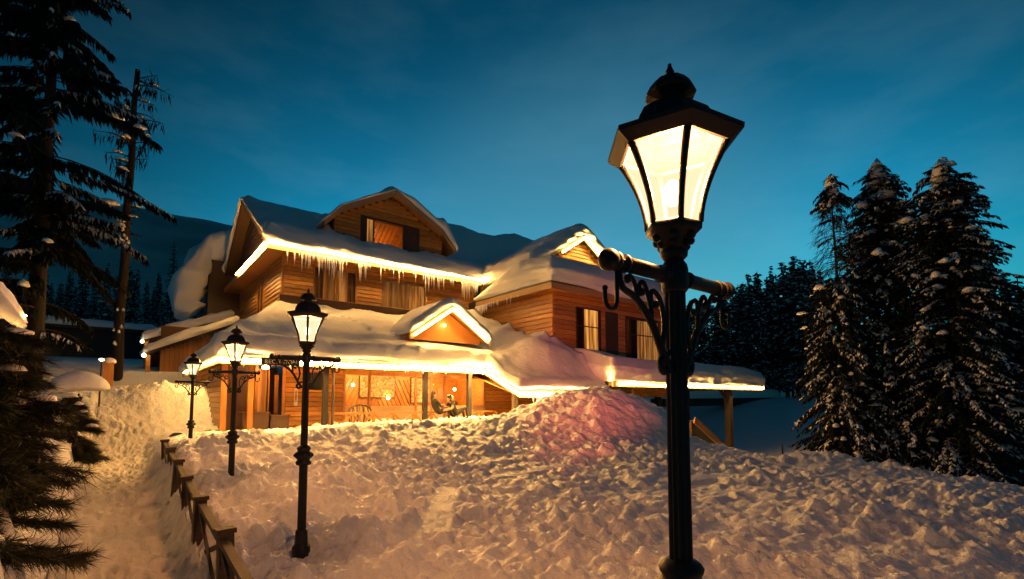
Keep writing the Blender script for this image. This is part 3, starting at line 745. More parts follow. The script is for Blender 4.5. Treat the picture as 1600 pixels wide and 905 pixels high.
# ---- porch: lower roof
def lroof(x, y):
    f = np.where(y >= 17.1, 1.43 + .39*(y-17.1), 1.43 + .43*(y-17.1))
    return np.minimum(f, 1.43 + .82*(x-2.28))
LE = 2.28; PY = 17.1; CX = 12.06; CY = 14.8
def lq(pts): return [(x, y, float(lroof(np.array(x), np.array(y)))) for x, y in pts]
hipx = LE + (4.12-1.43)/.82
slab('porch_roof', lq([(LE,PY),(XW,PY),(XW,YU),(hipx,YU)]), .12, ROOFMAT)
slab('porch_roof', lq([(LE,PY),(hipx,YU),(hipx,28.4),(LE,28.4)]), .12, ROOFMAT)
slab('porch_roof', lq([(CX,CY),(17.05,CY),(17.05,PY-.001),(CX,PY-.001)]), .12, ROOFMAT)
# fascias and soffit of the porch
MB().box(LE+.05,CX-.02,PY-.0,PY+.05,1.13,1.36).build('fascia', TRIM, LODGE)
MB().box(LE,LE+.05,PY-.0,28.4,1.13,1.36).build('fascia', TRIM, LODGE)
MB().prism([(PY,1.36),(PY,1.13),(CY,.16),(CY,.38)], CX-.05, CX, 'x').build('fascia', TRIM, LODGE)
MB().box(CX+.001,17.05,CY-.05,CY,.12,.36).build('fascia', TRIM, LODGE)
MB().box(LE+.06,XW,PY+.06,18.6,1.20,1.24).build('porch_soffit', SOFFIT, LODGE)
slab('porch_soffit', [(CX+.01,CY+.01,.2),(17.0,CY+.01,.2),(17.0,18.6,1.25),(CX+.01,18.6,1.25)], .03, SOFFIT)
# lit gablet on the porch roof
QX = 10.80; QH = 3.92; QY = 17.9
def qz(x): return QH + .12 - .69*abs(x-QX)
for s in (-1, 1):
    xe = QX + s*1.95
    slab('gablet_roof', [(QX,QY-.22,qz(QX)),(xe,QY-.22,qz(xe)),(xe,QY+1.3,qz(xe)),(QX,22.1,qz(QX))][::s], .12, SOFFIT)
    MB().prism([(QX,qz(QX)-.10),(xe,qz(xe)-.10),(xe,qz(xe)-.30),(QX,qz(QX)-.30)], QY-.27, QY-.222).build('barge_board', TRIM, LODGE)
MB().prism([(QX-1.75,2.5),(QX+1.75,2.5),(QX+1.75,2.68),(QX,QH-.12),(QX-1.75,2.68)], QY+.25, QY+.32).build('gablet_wall', mat('gablet boarding', (.55,.24,.05), .5), LODGE)
gb = MB(); gb.ball((QX-.15, QY+.14, 3.18), .055); gb.build('gablet_bulb', BULB, LODGE, smooth=True); plight('gablet_lamp', (QX-.15, QY-.02, 3.22), 14)
# ---- porch front: posts, wall, doors, glazing
FLOOR = -1.4; FW = 18.6
MB().box(LE+.2,17.2,PY+.1,26,FLOOR-.6,FLOOR).build('porch_floor', GREYWOOD, LODGE)
for x, y, h0, h1, m in ((9.42,17.42,FLOOR,1.2,BLACKPOST),(11.5,17.42,FLOOR,1.2,BLACKPOST),(12.22,15.25,-2.0,.28,GREYWOOD),(5.55,17.42,FLOOR,1.2,BLACKPOST)):
    MB().box(x-.085,x+.085,y-.085,y+.085,h0,h1).box(x-.11,x+.11,y-.11,y+.11,h0,h0+.25).build('column', m, LODGE)
MB().tube([(5.80,17.36,FLOOR),(5.80,17.36,.85),(5.74,17.3,1.12)], .05, 10).build('downpipe', GREYWOOD, LODGE, smooth=True)
for x in (2.5, 3.25): MB().box(x-.08,x+.08,17.5,17.66,FLOOR-.4,1.2).build('column', WOODV, LODGE)
# clapboard between entry and glazing
planked_wall('porch_front_wall', 'front', FW, 4.55, 6.62, FLOOR, 1.2, .17, WOOD)
planked_wall('porch_front_wall', 'front', FW, 13.1, 17.2, FLOOR, 1.25, .17, WOOD, split=9)
planked_wall('porch_side_wall', 'side', 2.72, FW, 28.2, -1.2, 1.3, .19, WOOD)
# entry: recessed window bay with hanging curtains, counter below
en = MB(); en.box(2.75,4.5,19.6,19.7,FLOOR,1.2); en.build('entry_wall', DARKWOOD, LODGE)
MB().box(2.84,3.5,18.62,18.68,FLOOR,1.2).build('entry_door', DARKWOOD, LODGE)
for i, (x0, x1, cm) in enumerate(((3.56,3.66,WOODV),(3.98,4.02,WOODV),(4.44,4.54,WOODV))):
    MB().box(x0,x1,FW-.03,FW+.06,FLOOR,1.2).build('door_post', cm, LODGE)
curtain_sheet('front', FW, 3.66, 3.98, -.45, 1.1, -.2, .03).build('curtain', curtain_mat('backlit orange curtain', (1,.30,.04), .8), LODGE, smooth=True)  # light through the cloth is put in as the curtain's own glow
MB().box(4.02,4.44,FW+.0,FW+.03,-.45,1.1).build('entry_pane', GLASS, LODGE)
MB().box(4.22,4.34,FW+.15,FW+.2,-.45,.9).build('entry_post', WOODV, LODGE)
cn = MB(); cn.box(3.1,3.86,17.8,18.3,FLOOR,-.42).box(3.06,3.9,17.76,18.34,-.42,-.38); cn.build('counter', DARKWOOD, LODGE)
cn = MB(); cn.box(3.93,4.5,17.85,18.3,FLOOR,-.52).box(3.92,4.54,17.8,18.34,-.52,-.48); cn.build('counter', DARKWOOD, LODGE)
# notice board and white plaques
nb = MB(); nb.box(5.3,5.85,FW-.06,FW-.032,.38,1.02); nb.build('notice_board', IRON, LODGE)
WHITEP = mat('white paint', (.7,.66,.58), .5)
for x in (4.83, 5.16):
    q = MB(); q.box(x,x+.03,FW-.05,FW-.031,-.2,.42).box(x+.09,x+.12,FW-.05,FW-.031,-.2,.42).box(x+.03,x+.09,FW-.05,FW-.031,.36,.42).box(x+.03,x+.09,FW-.05,FW-.031,-.2,.0); q.build('plaque', WHITEP, LODGE)
# glazing bays of the dining room
gx = [6.62, 7.62, 9.62, 10.35, 11.0, 12.3, 13.1]
for i, x in enumerate(gx): MB().box(x-.045,x+.045,FW-.05,FW+.06,FLOOR,1.2).build('mullion', WOODV, LODGE)
MB().box(6.67,13.05,FW-.04,FW+.05,.98,1.2).build('glazing_head', WOODV, LODGE)
MB().box(6.67,13.05,FW-.03,FW+.05,FLOOR,-.22).build('glazing_sill', CREAM_TRIM, LODGE)
for a, b_ in zip(gx[:-1], gx[1:]): MB().box(a+.05,b_-.05,FW,FW+.008,-.55,.98).build('glass_panel', GLASS, LODGE)
# the dining room behind the glass
dr = MB(); dr.box(6.5,13.9,22.2,22.3,FLOOR,1.9).box(6.4,6.5,18.67,22.3,FLOOR,1.9).box(13.9,14.0,18.77,22.3,FLOOR,1.9)
dine = dr.build('dining_room', mat('dining room panelling', (.64,.31,.06), .5, var=((3,3,12), (.46,.18,.03), 0), bump=[((30,30,30), .2, .01)]), LODGE)
MB().box(6.5,13.9,18.66,22.2,1.5,1.56).build('ceiling', SOFFIT, dine)
for k in range(22):      # chevron boards on the back wall
    x = 7.4 + k*.22; s = 1 if k < 9 else -1
    if k in (9, 10): continue
    MB().bar((x,22.17,-.6),(x+s*.75,22.17,1.0), .10, .05, up=(0,1,0)).build('chevron_board', WOODV, dine)
PIC = mat('spotted painting', (.75,.48,.2), .6, var=((9,9,9), (.14,.06,.02), 0))
for x0, x1, z0, z1 in ((6.75,7.5,.25,1.0),(8.6,10.3,.15,1.15),(11.2,12.2,-.1,1.1)):
    q = MB(); q.box(x0-.05,x1+.05,22.10,22.13,z0-.05,z1+.05); f_ = q.build('picture', DARKWOOD, dine)
    f2 = MB(); f2.box(x0,x1,22.08,22.1,z0,z1); f2.build('canvas', PIC, dine)
MB().box(6.7,7.55,21.9,22.1,.18,.24).build('shelf', DARKWOOD, dine)
MB().box(6.7,9.4,20.9,21.5,FLOOR,-.55).build('bar_front', DARKWOOD, dine)
for i, (x, y, z) in enumerate(((9.95,22.0,.12),(11.85,21.9,.05),(13.0,21.0,.55),(8.2,21.9,.7))):
    q = MB(); q.ball((x,y,z), .075); q.build('wall_lamp', BULB, dine, smooth=True); plight('wall_lamp_light', (x, y-.18, z), 16)
plight('room_light', (8.3, 20.2, 1.2), 300, (1,.58,.2)); plight('room_light', (11.2, 20.2, 1.2), 300, (1,.58,.2)); plight('room_light', (13.0, 19.6, 1.0), 90, (1,.58,.2))
plight('entry_light', (3.75, 18.0, 1.02), 40); 
q = MB(); q.lathe([(.02,1.18),(.09,1.15),(.12,1.08),(.08,1.05)], 12, (3.75,18.0,0)); q.build('entry_lamp', BULB, LODGE, smooth=True)

# a dresser with pot in the right bay
MB().box(12.35,13.0,20.4,20.8,-.35,-.28).build('side_table', DARKWOOD, dine)
MB().lathe([(.1,0),(.16,.08),(.17,.2),(.09,.28)], 12, (12.75,20.6,-.28)).build('flower_pot', DARKWOOD, dine, smooth=True)
MB().box(12.4,12.9,21.6,21.65,.0,.62).build('mirror', TRIM, dine)
# porch railing with crossed braces
rl = MB(); rl.box(5.68,9.3,17.36,17.46,-.50,-.43); RL = rl.build('railing', WOODV, LODGE)
MB().box(9.52,11.4,17.36,17.46,-.50,-.43).box(11.6,12.9,17.36,17.46,-.5,-.43).build('rail', WOODV, RL)
MB().box(5.68,12.9,17.38,17.44,-1.25,-1.19).build('rail', WOODV, RL)
x = 5.68
while x < 12.9:
    MB().box(x,x+.08,17.375,17.445,-1.19,-.5).build('baluster', WOODV, RL)
    MB().bar((x+.08,17.40,-1.18),(x+.8,17.40,-.51), .05, .06, up=(0,1,0)).build('brace', WOODV, RL)
    MB().bar((x+.08,17.44,-.51),(x+.8,17.44,-1.18), .05, .06, up=(0,1,0)).build('brace', WOODV, RL)
    x += .80
# ---- carport on the right
MB().box(17.08,31.3,14.4,20,.66,.86).build('carport_roof', GREYWOOD, LODGE)
MB().box(17.08,31.3,14.34,14.399,.62,.88).build('fascia', TRIM, LODGE)
for x, y in ((27.7,14.7),(27.7,19.5),(31.0,19.5)):
    MB().box(x-.17,x+.17,y-.17,y+.17,-4.4,.66).build('column', GREYWOOD, LODGE)
    if y < 15: MB().bar((x-.1,y,-.1),(x-.9,y,.62),.12,.14).build('knee_brace', GREYWOOD, LODGE)
MB().box(17.25,17.4,16.2,16.35,-2.5,.66).box(18.9,19.05,16.2,16.35,-2.5,.66).build('door_frame', WOODV, LODGE)
MB().box(17.4,18.9,16.4,16.45,-2.5,.66).build('door_leaf', mat('blue grey door panel', (.12,.13,.17), .5), LODGE)
MB().box(18.2,18.3,16.3,16.399,-2.5,.66).build('door_post', WOODV, LODGE)
MB().box(20.2,20.9,15.6,15.75,-3.5,.66).box(19.3,20.2,16.4,16.5,-3.5,.66).build('carport_wall', WOODV, LODGE)
# ---- rope lights
def rope(pts, r=.05, m_=None):
    P = [Vector(p) for p in pts]; out = []; rg = random.Random(len(pts))
    for a, b in zip(P[:-1], P[1:]):
        n = max(2, int((b-a).length/.9))
        for i in range(n): 
            q = a.lerp(b, i/n); out.append(q + (Vector((0,0,rg.uniform(-.025,.02))) if i else Vector()))
    out.append(P[-1])
    m = MB().tube(out, r, 6)
    for a, b in zip(out[:-1], out[1:]):
        for k in range(int((b-a).length/.22)): m.ball(a.lerp(b, (k+.5)*.22/(b-a).length), r*1.7, n=6, m=4)
    return m.build('rope_light', m_ or STRIP, LODGE, smooth=True)
rope([(EX-.14,29.8,EH-.02),(EX-.14,EY-.14,EH+.02),(UX-.07,EY-.14,EH+.06),(UX-.07,19.2,UH+.06)], .027)
rope([(GX-1.75,GY-.42,wz(GX+1.75)-.24),(GX,GY-.42,wz(GX)-.22),(GX+1.75,GY-.42,wz(GX+1.75)-.24)], .03)
rope([(LE-.06,27.0,1.27),(LE-.06,PY-.0,1.27)], .018)
rope([(LE-.06,PY-.07,1.27),(CX-.07,PY-.07,1.27),(CX-.07,CY-.1,.26),(17.0,CY-.1,.26)], .034, PSTRIP)
rope([(17.4,14.30,.74),(31.3,14.30,.76)], .028)
rope([(QX-1.8,QY-.33,qz(QX+1.8)-.2),(QX,QY-.33,qz(QX)-.2),(QX+1.8,QY-.33,qz(QX+1.8)-.2)], .03)
# ---- icicles, frozen to the eaves
def icicles(pts_fn, n, lmin, lmax, seed, clump=None):
    rg = random.Random(seed); m = MB()
    for i in range(n):
        t = rg.random()
        if clump and rg.random() < .8: t = min(1, max(0, rg.gauss(*rg.choice(clump))))
        p = pts_fn(t); l = lmin + (lmax-lmin)*rg.random()**2.2; r = .02 + .032*l
        b = len(m.v); k = 5
        m.v += [(p[0]+r*math.cos(6.283*j/k), p[1]+r*math.sin(6.283*j/k), p[2]) for j in range(k)] + [(p[0]+r*.6*math.cos(6.283*j/k), p[1]+r*.6*math.sin(6.283*j/k), p[2]-l*.5) for j in range(k)] + [(p[0], p[1], p[2]-l)]
        for j in range(k):
            m.f.append((b+j, b+(j+1) % k, b+k+(j+1) % k, b+k+j)); m.f.append((b+k+j, b+k+(j+1) % k, b+2*k)); m.m += [0, 0]
    o = m.build('icicles', ICE, LODGE, smooth=True); o['kind'] = 'stuff'; return o
icicles(lambda t: (EX+.3+t*(XW-EX-.5), EY-.05, EH-.1), 190, .12, 1.15, 1, [(.17,.05),(.26,.03),(.36,.02),(.75,.06),(.94,.03)])
icicles(lambda t: (LEX-.03, EY-.1-t*4.0, LEH-.05), 60, .12, .7, 2, [(.15,.12)])
icicles(lambda t: (UX-.03, EY-.1-t*3.6, UH-.1), 26, .1, .45, 3)
icicles(lambda t: (CX+.3+t*4.6, CY-.08, .16), 90, .1, .75, 4, [(.4,.12)])
icicles(lambda t: (LE+.3+t*9.5, PY-.05, 1.15), 50, .04, .16, 5)
# ---- sign over the entry
sg = empty('reception_sign', (4.5, 17.0, 1.12), 'dark wooden board lettered RECEPTION fixed to the porch eave above the entry', 'sign')
MB().box(-.58,.58,-.05,-.005,-.05,.19).build('board', IRON, sg, world=False)
cu = bpy.data.curves.new('letters', 'FONT'); cu.body = 'RECEPTION'; cu.size = .185; cu.extrude = .006; cu.align_x = 'CENTER'
to = bpy.data.objects.new('letters_tmp', cu); C.objects.link(to)
dg = bpy.context.evaluated_depsgraph_get(); me = bpy.data.meshes.new_from_object(to.evaluated_get(dg)); bpy.data.objects.remove(to)
me.materials.clear(); me.materials.append(WHITEP)
lt = bpy.data.objects.new('lettering', me); C.objects.link(lt); lt.parent = sg; lt.location = (0,-.058,.0); lt.rotation_euler = (math.pi/2,0,0)
sg.location = (3.98, 16.98, 1.17)

# ================================================================ SNOW LYING ON THE ROOFS
def snow_slab(name, xs, ys, mask, top, bottom, label, rows=6, bulge=.05, rnd=.22, seed=0, m=None):
    X, Y = np.meshgrid(xs, ys); nx, ny = len(xs), len(ys)
    cx = (xs[:-1]+xs[1:])/2; cy = (ys[:-1]+ys[1:])/2
    M = mask(*np.meshgrid(cx, cy))
    Mp = np.zeros((ny+1, nx+1), bool); Mp[1:-1, 1:-1] = M
    node = Mp[:-1,:-1] | Mp[1:,:-1] | Mp[:-1,1:] | Mp[1:,1:]
    inner = Mp[:-1,:-1] & Mp[1:,:-1] & Mp[:-1,1:] & Mp[1:,1:]
    bnd = node & ~inner
    B = np.stack([X[bnd], Y[bnd]], 1); P = np.stack([X.ravel(), Y.ravel()], 1)
    dist = np.concatenate([np.sqrt(((p[:, None]-B[None])**2).sum(-1)).min(1) for p in np.array_split(P, max(1, len(P)*len(B)//4000000+1))]).reshape(X.shape)
    T = top(X, Y); Bo = bottom(X, Y); th = np.maximum(T-Bo, .02)
    T = T + sstep(1.1, 0, dist)*.16*th*fbm(X+Y, X-Y, .9, 3, seed+9)*2 if seed in (1,3,4,6,8,9) else T
    e = np.clip(dist/rnd, 0, 1); th = np.maximum(T-Bo, .02); T = Bo + th*(1 - .34*(1-np.sqrt(1-(1-e)**2)))
    idx = -np.ones(X.shape, int); idx[node] = np.arange(node.sum())
    V = [np.stack([X[node], Y[node], T[node]], 1)]
    jj, ii = np.nonzero(M)
    F = [np.stack([idx[jj,ii], idx[jj,ii+1], idx[jj+1,ii+1], idx[jj+1,ii]], 1)]
    # columns under the rim
    gx = (Mp[:-1,1:].astype(float)+Mp[1:,1:]) - (Mp[:-1,:-1].astype(float)+Mp[1:,:-1]); gy = (Mp[1:,:-1].astype(float)+Mp[1:,1:]) - (Mp[:-1,:-1].astype(float)+Mp[:-1,1:])
    ln = np.maximum(np.hypot(gx, gy), 1e-6); ox = -gx/ln; oy = -gy/ln
    base = len(V[0]); bi = -np.ones(X.shape, int); bi[bnd] = np.arange(bnd.sum()); nb = bnd.sum()
    bx, by, bt, bb = X[bnd], Y[bnd], T[bnd], Bo[bnd]; bo_x, bo_y = ox[bnd], oy[bnd]
    for k in range(1, rows+1):
        f = k/rows; z = bt + (bb-bt)*f
        out = bulge*math.sin(math.pi*f**.8)*(1+.8*fbm(bx+by, 0*z, .9, 3, seed+8)) + .9*bulge*fbm((bx+by)*.9, z*2.2, 1, 3, seed+5) + .8*bulge*fbm(z*4.5+.35*fbm(bx+by, z*.3, .35, 2, 2), z*0, 1, 2, seed)
        V.append(np.stack([bx+bo_x*out, by+bo_y*out, z], 1))
    def col(j, i, k): return idx[j, i] if k == 0 else base + (k-1)*nb + bi[j, i]
    q = []
    for j in range(ny-1):
        for i in range(nx-1):
            if not M[j, i]: continue
            for (dj, di, a, b) in ((-1,0,(j,i),(j,i+1)), (1,0,(j+1,i+1),(j+1,i)), (0,-1,(j+1,i),(j,i)), (0,1,(j,i+1),(j+1,i+1))):
                if not Mp[j+1+dj, i+1+di]:
                    for k in range(rows): q.append((col(*a,k), col(*a,k+1), col(*b,k+1), col(*b,k)))
    if q: F.append(np.array(q))
    # underside
    off = base + rows*nb; V.append(np.stack([X[node], Y[node], Bo[node]+.0], 1))
    F.append(np.stack([off+idx[jj,ii], off+idx[jj+1,ii], off+idx[jj+1,ii+1], off+idx[jj,ii+1]], 1))
    o = np_mesh(name, np.concatenate(V), np.concatenate(F), m or ROOFSNOW)
    return tag(o, label, 'snow')
def lin(a, b, s): return np.linspace(a, b, max(2, int(round((b-a)/s))+1))
# porch roof
xs = np.unique(np.concatenate([lin(LE-.12, hipx, .09), lin(hipx, CX-.02, .09), lin(CX-.02, 17.12, .09)])); ys = np.unique(np.concatenate([lin(CY-.1, PY-.1, .09), lin(PY-.1, YU, .09), lin(YU, 28.5, .12)]))
def ptop(x, y):
    t = .46 + .16*np.exp(-((y-17.2)/.7)**2) + .15*fbm(x, y, .45, 3, 501) + .035*fbm(x, y, 2.4, 3, 503) + .05*fbm(x*.5, y*1.6, 1.0, 2, 502)
    t = t + .16*np.exp(-((y-18.3-.1*x+.4*np.sin(x))/.45)**2)                       # a long soft fold above the eave
    t = t + .75*sstep(13.0, 15.0, x)*sstep(15.0, 16.6, y) + .25*np.exp(-((x-15.6)**2+(y-16.4)**2)/1.2)
    ff = np.exp(-((y-22.4-.25*np.sin(2*x))/.5)**2)*np.exp(-((x-8.2)/1.2)**2)
    t = t - .30*ff*np.abs(fbm(x, y, 3.5, 2, 71))
    for k in range(13):                                                             # a line of animal tracks
        a = k/12; t = t - .20*np.exp(-(((x-(7.7+a*.75+.09*(k % 2)))**2 + (y-(22.4-a*3.7))**2)/.011))
    return lroof(x, y) + t
snow_slab('porch_roof_snow', xs, ys, lambda x, y: ((y > PY-.1) & (x < CX-.02) & ((y < YU-.25) | (x < hipx))) | ((x > CX-.02) & (x < XW-.3) & (y < YU-.25)) | ((x > CX-.02) & (y < YW-.04)), ptop, lambda x, y: lroof(x, y)+.005,
          'wide soft snow blanket with a line of tracks on the low porch roof', rows=5, bulge=.05, rnd=.14, seed=1)
# gablet on the porch roof
xs = lin(QX-1.98, QX+1.98, .08); ys = lin(QY-.3, 22.4, .1)
snow_slab('gablet_snow', xs, ys, lambda x, y: (y < QY+1.6+.95*(1.98-np.abs(x-QX))), lambda x, y: QH+.12-.69*np.sqrt((x-QX)**2+.03)+.42+.06*fbm(x, y, .9, 3, 511), lambda x, y: QH+.125-.69*np.abs(x-QX),
          'peaked snow cap over the small lit triangular gablet on the porch roof', rows=5, bulge=.04, seed=2)
# main roof, left of the dormer / front strip / right of it
xs = np.unique(np.concatenate([lin(EX-.05, D0, .14), lin(D0, D1, .14), lin(D1, RX1, .2)])); ys = np.unique(np.concatenate([lin(EY-.12, DY-.02, .10), lin(DY-.02, DY+3.5, .14), lin(DY+3.5, yb+.1, .16)]))
def mbot(x, y): return np.where(y < RY, EH+.165+sl*(y-EY), rz(RY)+.005-sl*(y-RY))
def mtop(x, y):
    t = .42 + .12*fbm(x, y, .5, 3, 521) + .04*fbm(x, y, 2.2, 3, 525) + .35*np.exp(-((y-EY-.5)/.7)**2)*(.6+.6*fbm(x, y, .9, 3, 522)+.5*sstep(6.4, 5.2, x)) 
    t = t - .28*np.exp(-((y-RY)/.8)**2)*(x < 9)
    ridge = np.interp(x, [9, 12.5, 15.5, 18.3, 20, 21.5, 23.5, 25, 27.5], [0, .5, 1.15, 1.35, 1.05, 1.25, 1.9, 1.7, 1.2])
    t = t + ridge*np.exp(-((y-RY)/2.6)**2) + .18*fbm(x, y, .35, 2, 523)*(x > 12)
    t = t + .30*np.exp(-(((x-8.0)/.9)**2+((y-24.0)/.8)**2))*(1+1.2*fbm(x, y, 2.2, 3, 524))
    t = np.where(np.abs(y-RY) > 4.6, np.minimum(t, .8), t)
    base = np.where(y < RY, EH+.165+sl*(y-EY), rz(RY)-sl*(y-RY))
    soft = rz(RY) - sl*np.sqrt((y-RY)**2+.25)
    return np.minimum(base, soft+.1) + t
snow_slab('main_roof_snow', xs, ys, lambda x, y: ~((x > D0) & (x < D1) & (y > DY-.02) & (y < DY+3.5)), mtop, mbot,
          'broad snow sheet on the steep main roof, blue in the dusk behind the dormer', rows=5, bulge=.07, rnd=.14, seed=3)
# dormer roof
xs = lin(c0-3.12*U, c0+3.2*U, .09); ys = lin(YB-.05, RY, .13)
dzv = np.vectorize(dz)
snow_slab('dormer_roof_snow', xs, ys, lambda x, y: (np.abs(x-c0) < 2.5*U) | (y < YB+2.6), lambda x, y: dzv(x) + .16 + .10*fbm(x, y, .7, 3, 531) + .26*sstep(0, 1.2, x-c0) + .42*np.exp(-((x-c0-2.75*U)/.6)**2) + .22*np.exp(-((x-c0+.3)**2)/.25)*(y > YB+.25),
          lambda x, y: dzv(x)+.022, 'snow on the dormer gable, sagging in a lobe past its right eave', rows=4, bulge=.05, seed=4)
# wing lower roof slab
xs = lin(LEX-.06, 25.5, .11); ys = lin(LEY-.06, EY-.1, .11)
snow_slab('wing_slab_snow', xs, ys, lambda x, y: (y < 19.25) | (x < UX+.05), lambda x, y: LEH+.3 + (1.22 + .06*fbm(x, y, .7, 3, 541) + .10*(np.minimum(y, 19)-LEY))*np.clip((EY+.6-y)/4.6, .18, 1)*np.where(x < XW+1.2, 1, 1),
          lambda x, y: LEH+.285+0*x - .20*sstep(17.4, 20, x)*(y < YW-.2)*(.6+.4*fbm(x, y, .8, 2, 9)), 'thick layered snow slab overhanging the right wing lower eave', rows=18, bulge=.09, rnd=.16, seed=5)
# wing upper roof
xs = lin(UX-.05, 2*GX-UX+.4, .12); ys = lin(GY-.40, 31, .15)
snow_slab('wing_roof_snow', xs, ys, lambda x, y: x > 0, lambda x, y: GH+.22-gsl*np.sqrt((x-GX)**2+.10) + .78 + .20*fbm(x, y, .6, 3, 551) + .12*np.exp(-((x-GX)**2)/1.0) + .30*np.exp(-((x-GX-2.4)/1.3)**2)*(y > GY),
          lambda x, y: GH+.225-gsl*np.abs(x-GX), 'domed snow over the right wing roof above its lit gablet', rows=7, bulge=.16, rnd=.4, seed=6)
# carport
xs = lin(17.05, 31.35, .13); ys = lin(14.28, 20.05, .13)
snow_slab('carport_roof_snow', xs, ys, lambda x, y: x > 0, lambda x, y: .86 + 1.12 + .07*fbm(x, y, .5, 3, 561) + .34*sstep(14.3, 17.5, y) + .25*sstep(20, 18, x)*sstep(14.5, 16.5, y) - .22*sstep(28.5, 31.3, x),
          lambda x, y: .865+0*x, 'long flat-topped snow slab with layered front face on the carport roof', rows=18, bulge=.10, rnd=.2, seed=7)
# curled snow hanging off the back roof end
cm = MB(); rg = random.Random(5); prof = []
K = [(6.6,36.6,10.1),(5.5,36.3,10.1),(4.6,36.2,9.7),(3.8,36.1,8.9),(3.2,36.0,7.9),(2.9,36.0,6.9),(2.8,35.9,5.9),(3.0,35.9,5.2)]
Vv = []; Fv = []; nseg = 26; nr = 14
for i in range(nseg+1):
    t = i/nseg*(len(K)-1); k = min(int(t), len(K)-2); f = t-k; p = Vector(K[k]).lerp(Vector(K[k+1]), f)
    q = Vector(K[min(k+1, len(K)-1)])-Vector(K[k]); q.normalize(); nrm = Vector((q.z, 0, -q.x))
    ht = .85*(1 - .25*(i/nseg)**3)*(1 if i < nseg else .3)
    for j in range(nr):
        a = 2*math.pi*j/nr; sx = math.copysign(abs(math.cos(a))**.6, math.cos(a)); sy = math.copysign(abs(math.sin(a))**.6, math.sin(a))
        w_ = 2.0 + .3*math.sin(i*.5)
        nn = float(fbm(np.array(i*.35), np.array(j*.6), 1, 3, 88)); v = p + nrm*(ht*sy*(1+.12*math.sin(i*.9+j)+.45*nn)) + Vector((.12*nn, w_*sx*(1+.25*nn), .25*nn)); Vv.append(tuple(v))
for i in range(nseg):
    for j in range(nr): Fv.append((i*nr+j, i*nr+(j+1) % nr, (i+1)*nr+(j+1) % nr, (i+1)*nr+j))
Fv += [tuple(range(nr))[::-1], tuple(nseg*nr+j for j in range(nr))]
cm.add(Vv, Fv); tag(cm.build('snow_curl', ROOFSNOW, smooth=True), 'huge curl of snow drooping off the lodge back roof at its left end', 'snow')
bk = MB(); bk.box(3.9,6.4,34.6,36.5,1.0,8.6); bk.build('back_wing_wall', DARKWOOD, LODGE)
slab('back_roof', [(3.6,34.9,8.0),(8,34.9,9.4),(8,38.4,9.4),(3.6,38.4,8.0)], .15, GREYWOOD)

# ================================================================ SHED LEFT OF THE LODGE
SH = empty('lean_to_shed', (2.3, 32, 1.0), 'low stepped lean-to shed of upright boards with two snowy roofs, left of the lodge', 'shed')
MB().box(1.5,4.6,31.3,31.4,-1,3.9).build('wall', BACKING, SH)
wl = SH.children[0]
for i in range(14):
    o = MB().box(1.52+i*.2,1.52+i*.2+.185,31.24+.012*(i % 2),31.29,-1,min(3.7, 2.35+.48*(.55+i*.2))).build('upright_board', WOODV, wl)
slab('roof', [(.85,30.7,2.40),(4.9,30.7,4.32),(4.9,34,4.32),(.85,34,2.40)], .12, GREYWOOD, SH)
slab('roof', [(.85,34.01,3.36),(5.2,34.01,5.1),(5.2,37,5.1),(.85,37,3.36)], .12, GREYWOOD, SH)
MB().box(1.2,5,34.3,34.4,0,3.6).build('wall', BACKING, SH)
for x, y, z in ((1.0,30.9,2.3),(1.0,34.2,3.3)): MB().box(x-.09,x+.09,y-.09,y+.09,-1,z).build('post', WOODV, SH)
lb = MB(); lb.ball((.82,30.6,2.25), .10); lb.build('bulb', TINY, SH, smooth=True); lb = MB(); lb.ball((.80,33.9,3.25), .09); lb.build('bulb', TINY, SH, smooth=True)
xs = lin(.78, 4.95, .13); ys = lin(30.6, 34.0, .15)
snow_slab('shed_snow', xs, ys, lambda x, y: x > 0, lambda x, y: 2.42+.474*(x-.85)+.42+.12*fbm(x, y, .8, 3, 571), lambda x, y: 2.405+.474*(x-.85), 'snow on the nearer, lower step of the lean-to shed roof', rows=4, seed=8)
xs = lin(.78, 5.2, .13); ys = lin(33.95, 37, .16)
snow_slab('shed_snow', xs, ys, lambda x, y: x > 0, lambda x, y: 3.38+.40*(x-.85)+.5+.12*fbm(x, y, .8, 3, 572), lambda x, y: 3.365+.40*(x-.85), 'snow on the farther, upper step of the lean-to shed roof', rows=4, seed=9)
# small dark hut far behind
HU = empty('dark_hut', (-3.0, 46, 1.4), 'dark unlit hut with flat snowy roof beyond the trees, tiny lights at its base', 'hut')
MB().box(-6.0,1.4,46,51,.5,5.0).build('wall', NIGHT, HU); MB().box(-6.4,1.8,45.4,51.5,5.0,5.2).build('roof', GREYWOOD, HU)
xs = lin(-6.5, 1.9, .3); ys = lin(45.3, 51.6, .3)
snow_slab('hut_snow', xs, ys, lambda x, y: x > -90, lambda x, y: 5.2+.5+.1*fbm(x, y, .5, 2, 5), lambda x, y: 5.205+0*x, 'flat bluish snow on the roof of the dark hut', rows=3, seed=10)
wd = MB(); wd.box(-4.4,-3.4,45.93,45.99,2.6,3.3); wf = wd.build('window', DARKWOOD, HU)
for x in (-4.3,-4.05,-3.8): MB().box(x,x+.16,45.9,45.929,2.75,2.95).build('pane', emis('far window glow', (1,.85,.6), 1.6) if x == -4.3 else bpy.data.materials['far window glow'], wf)
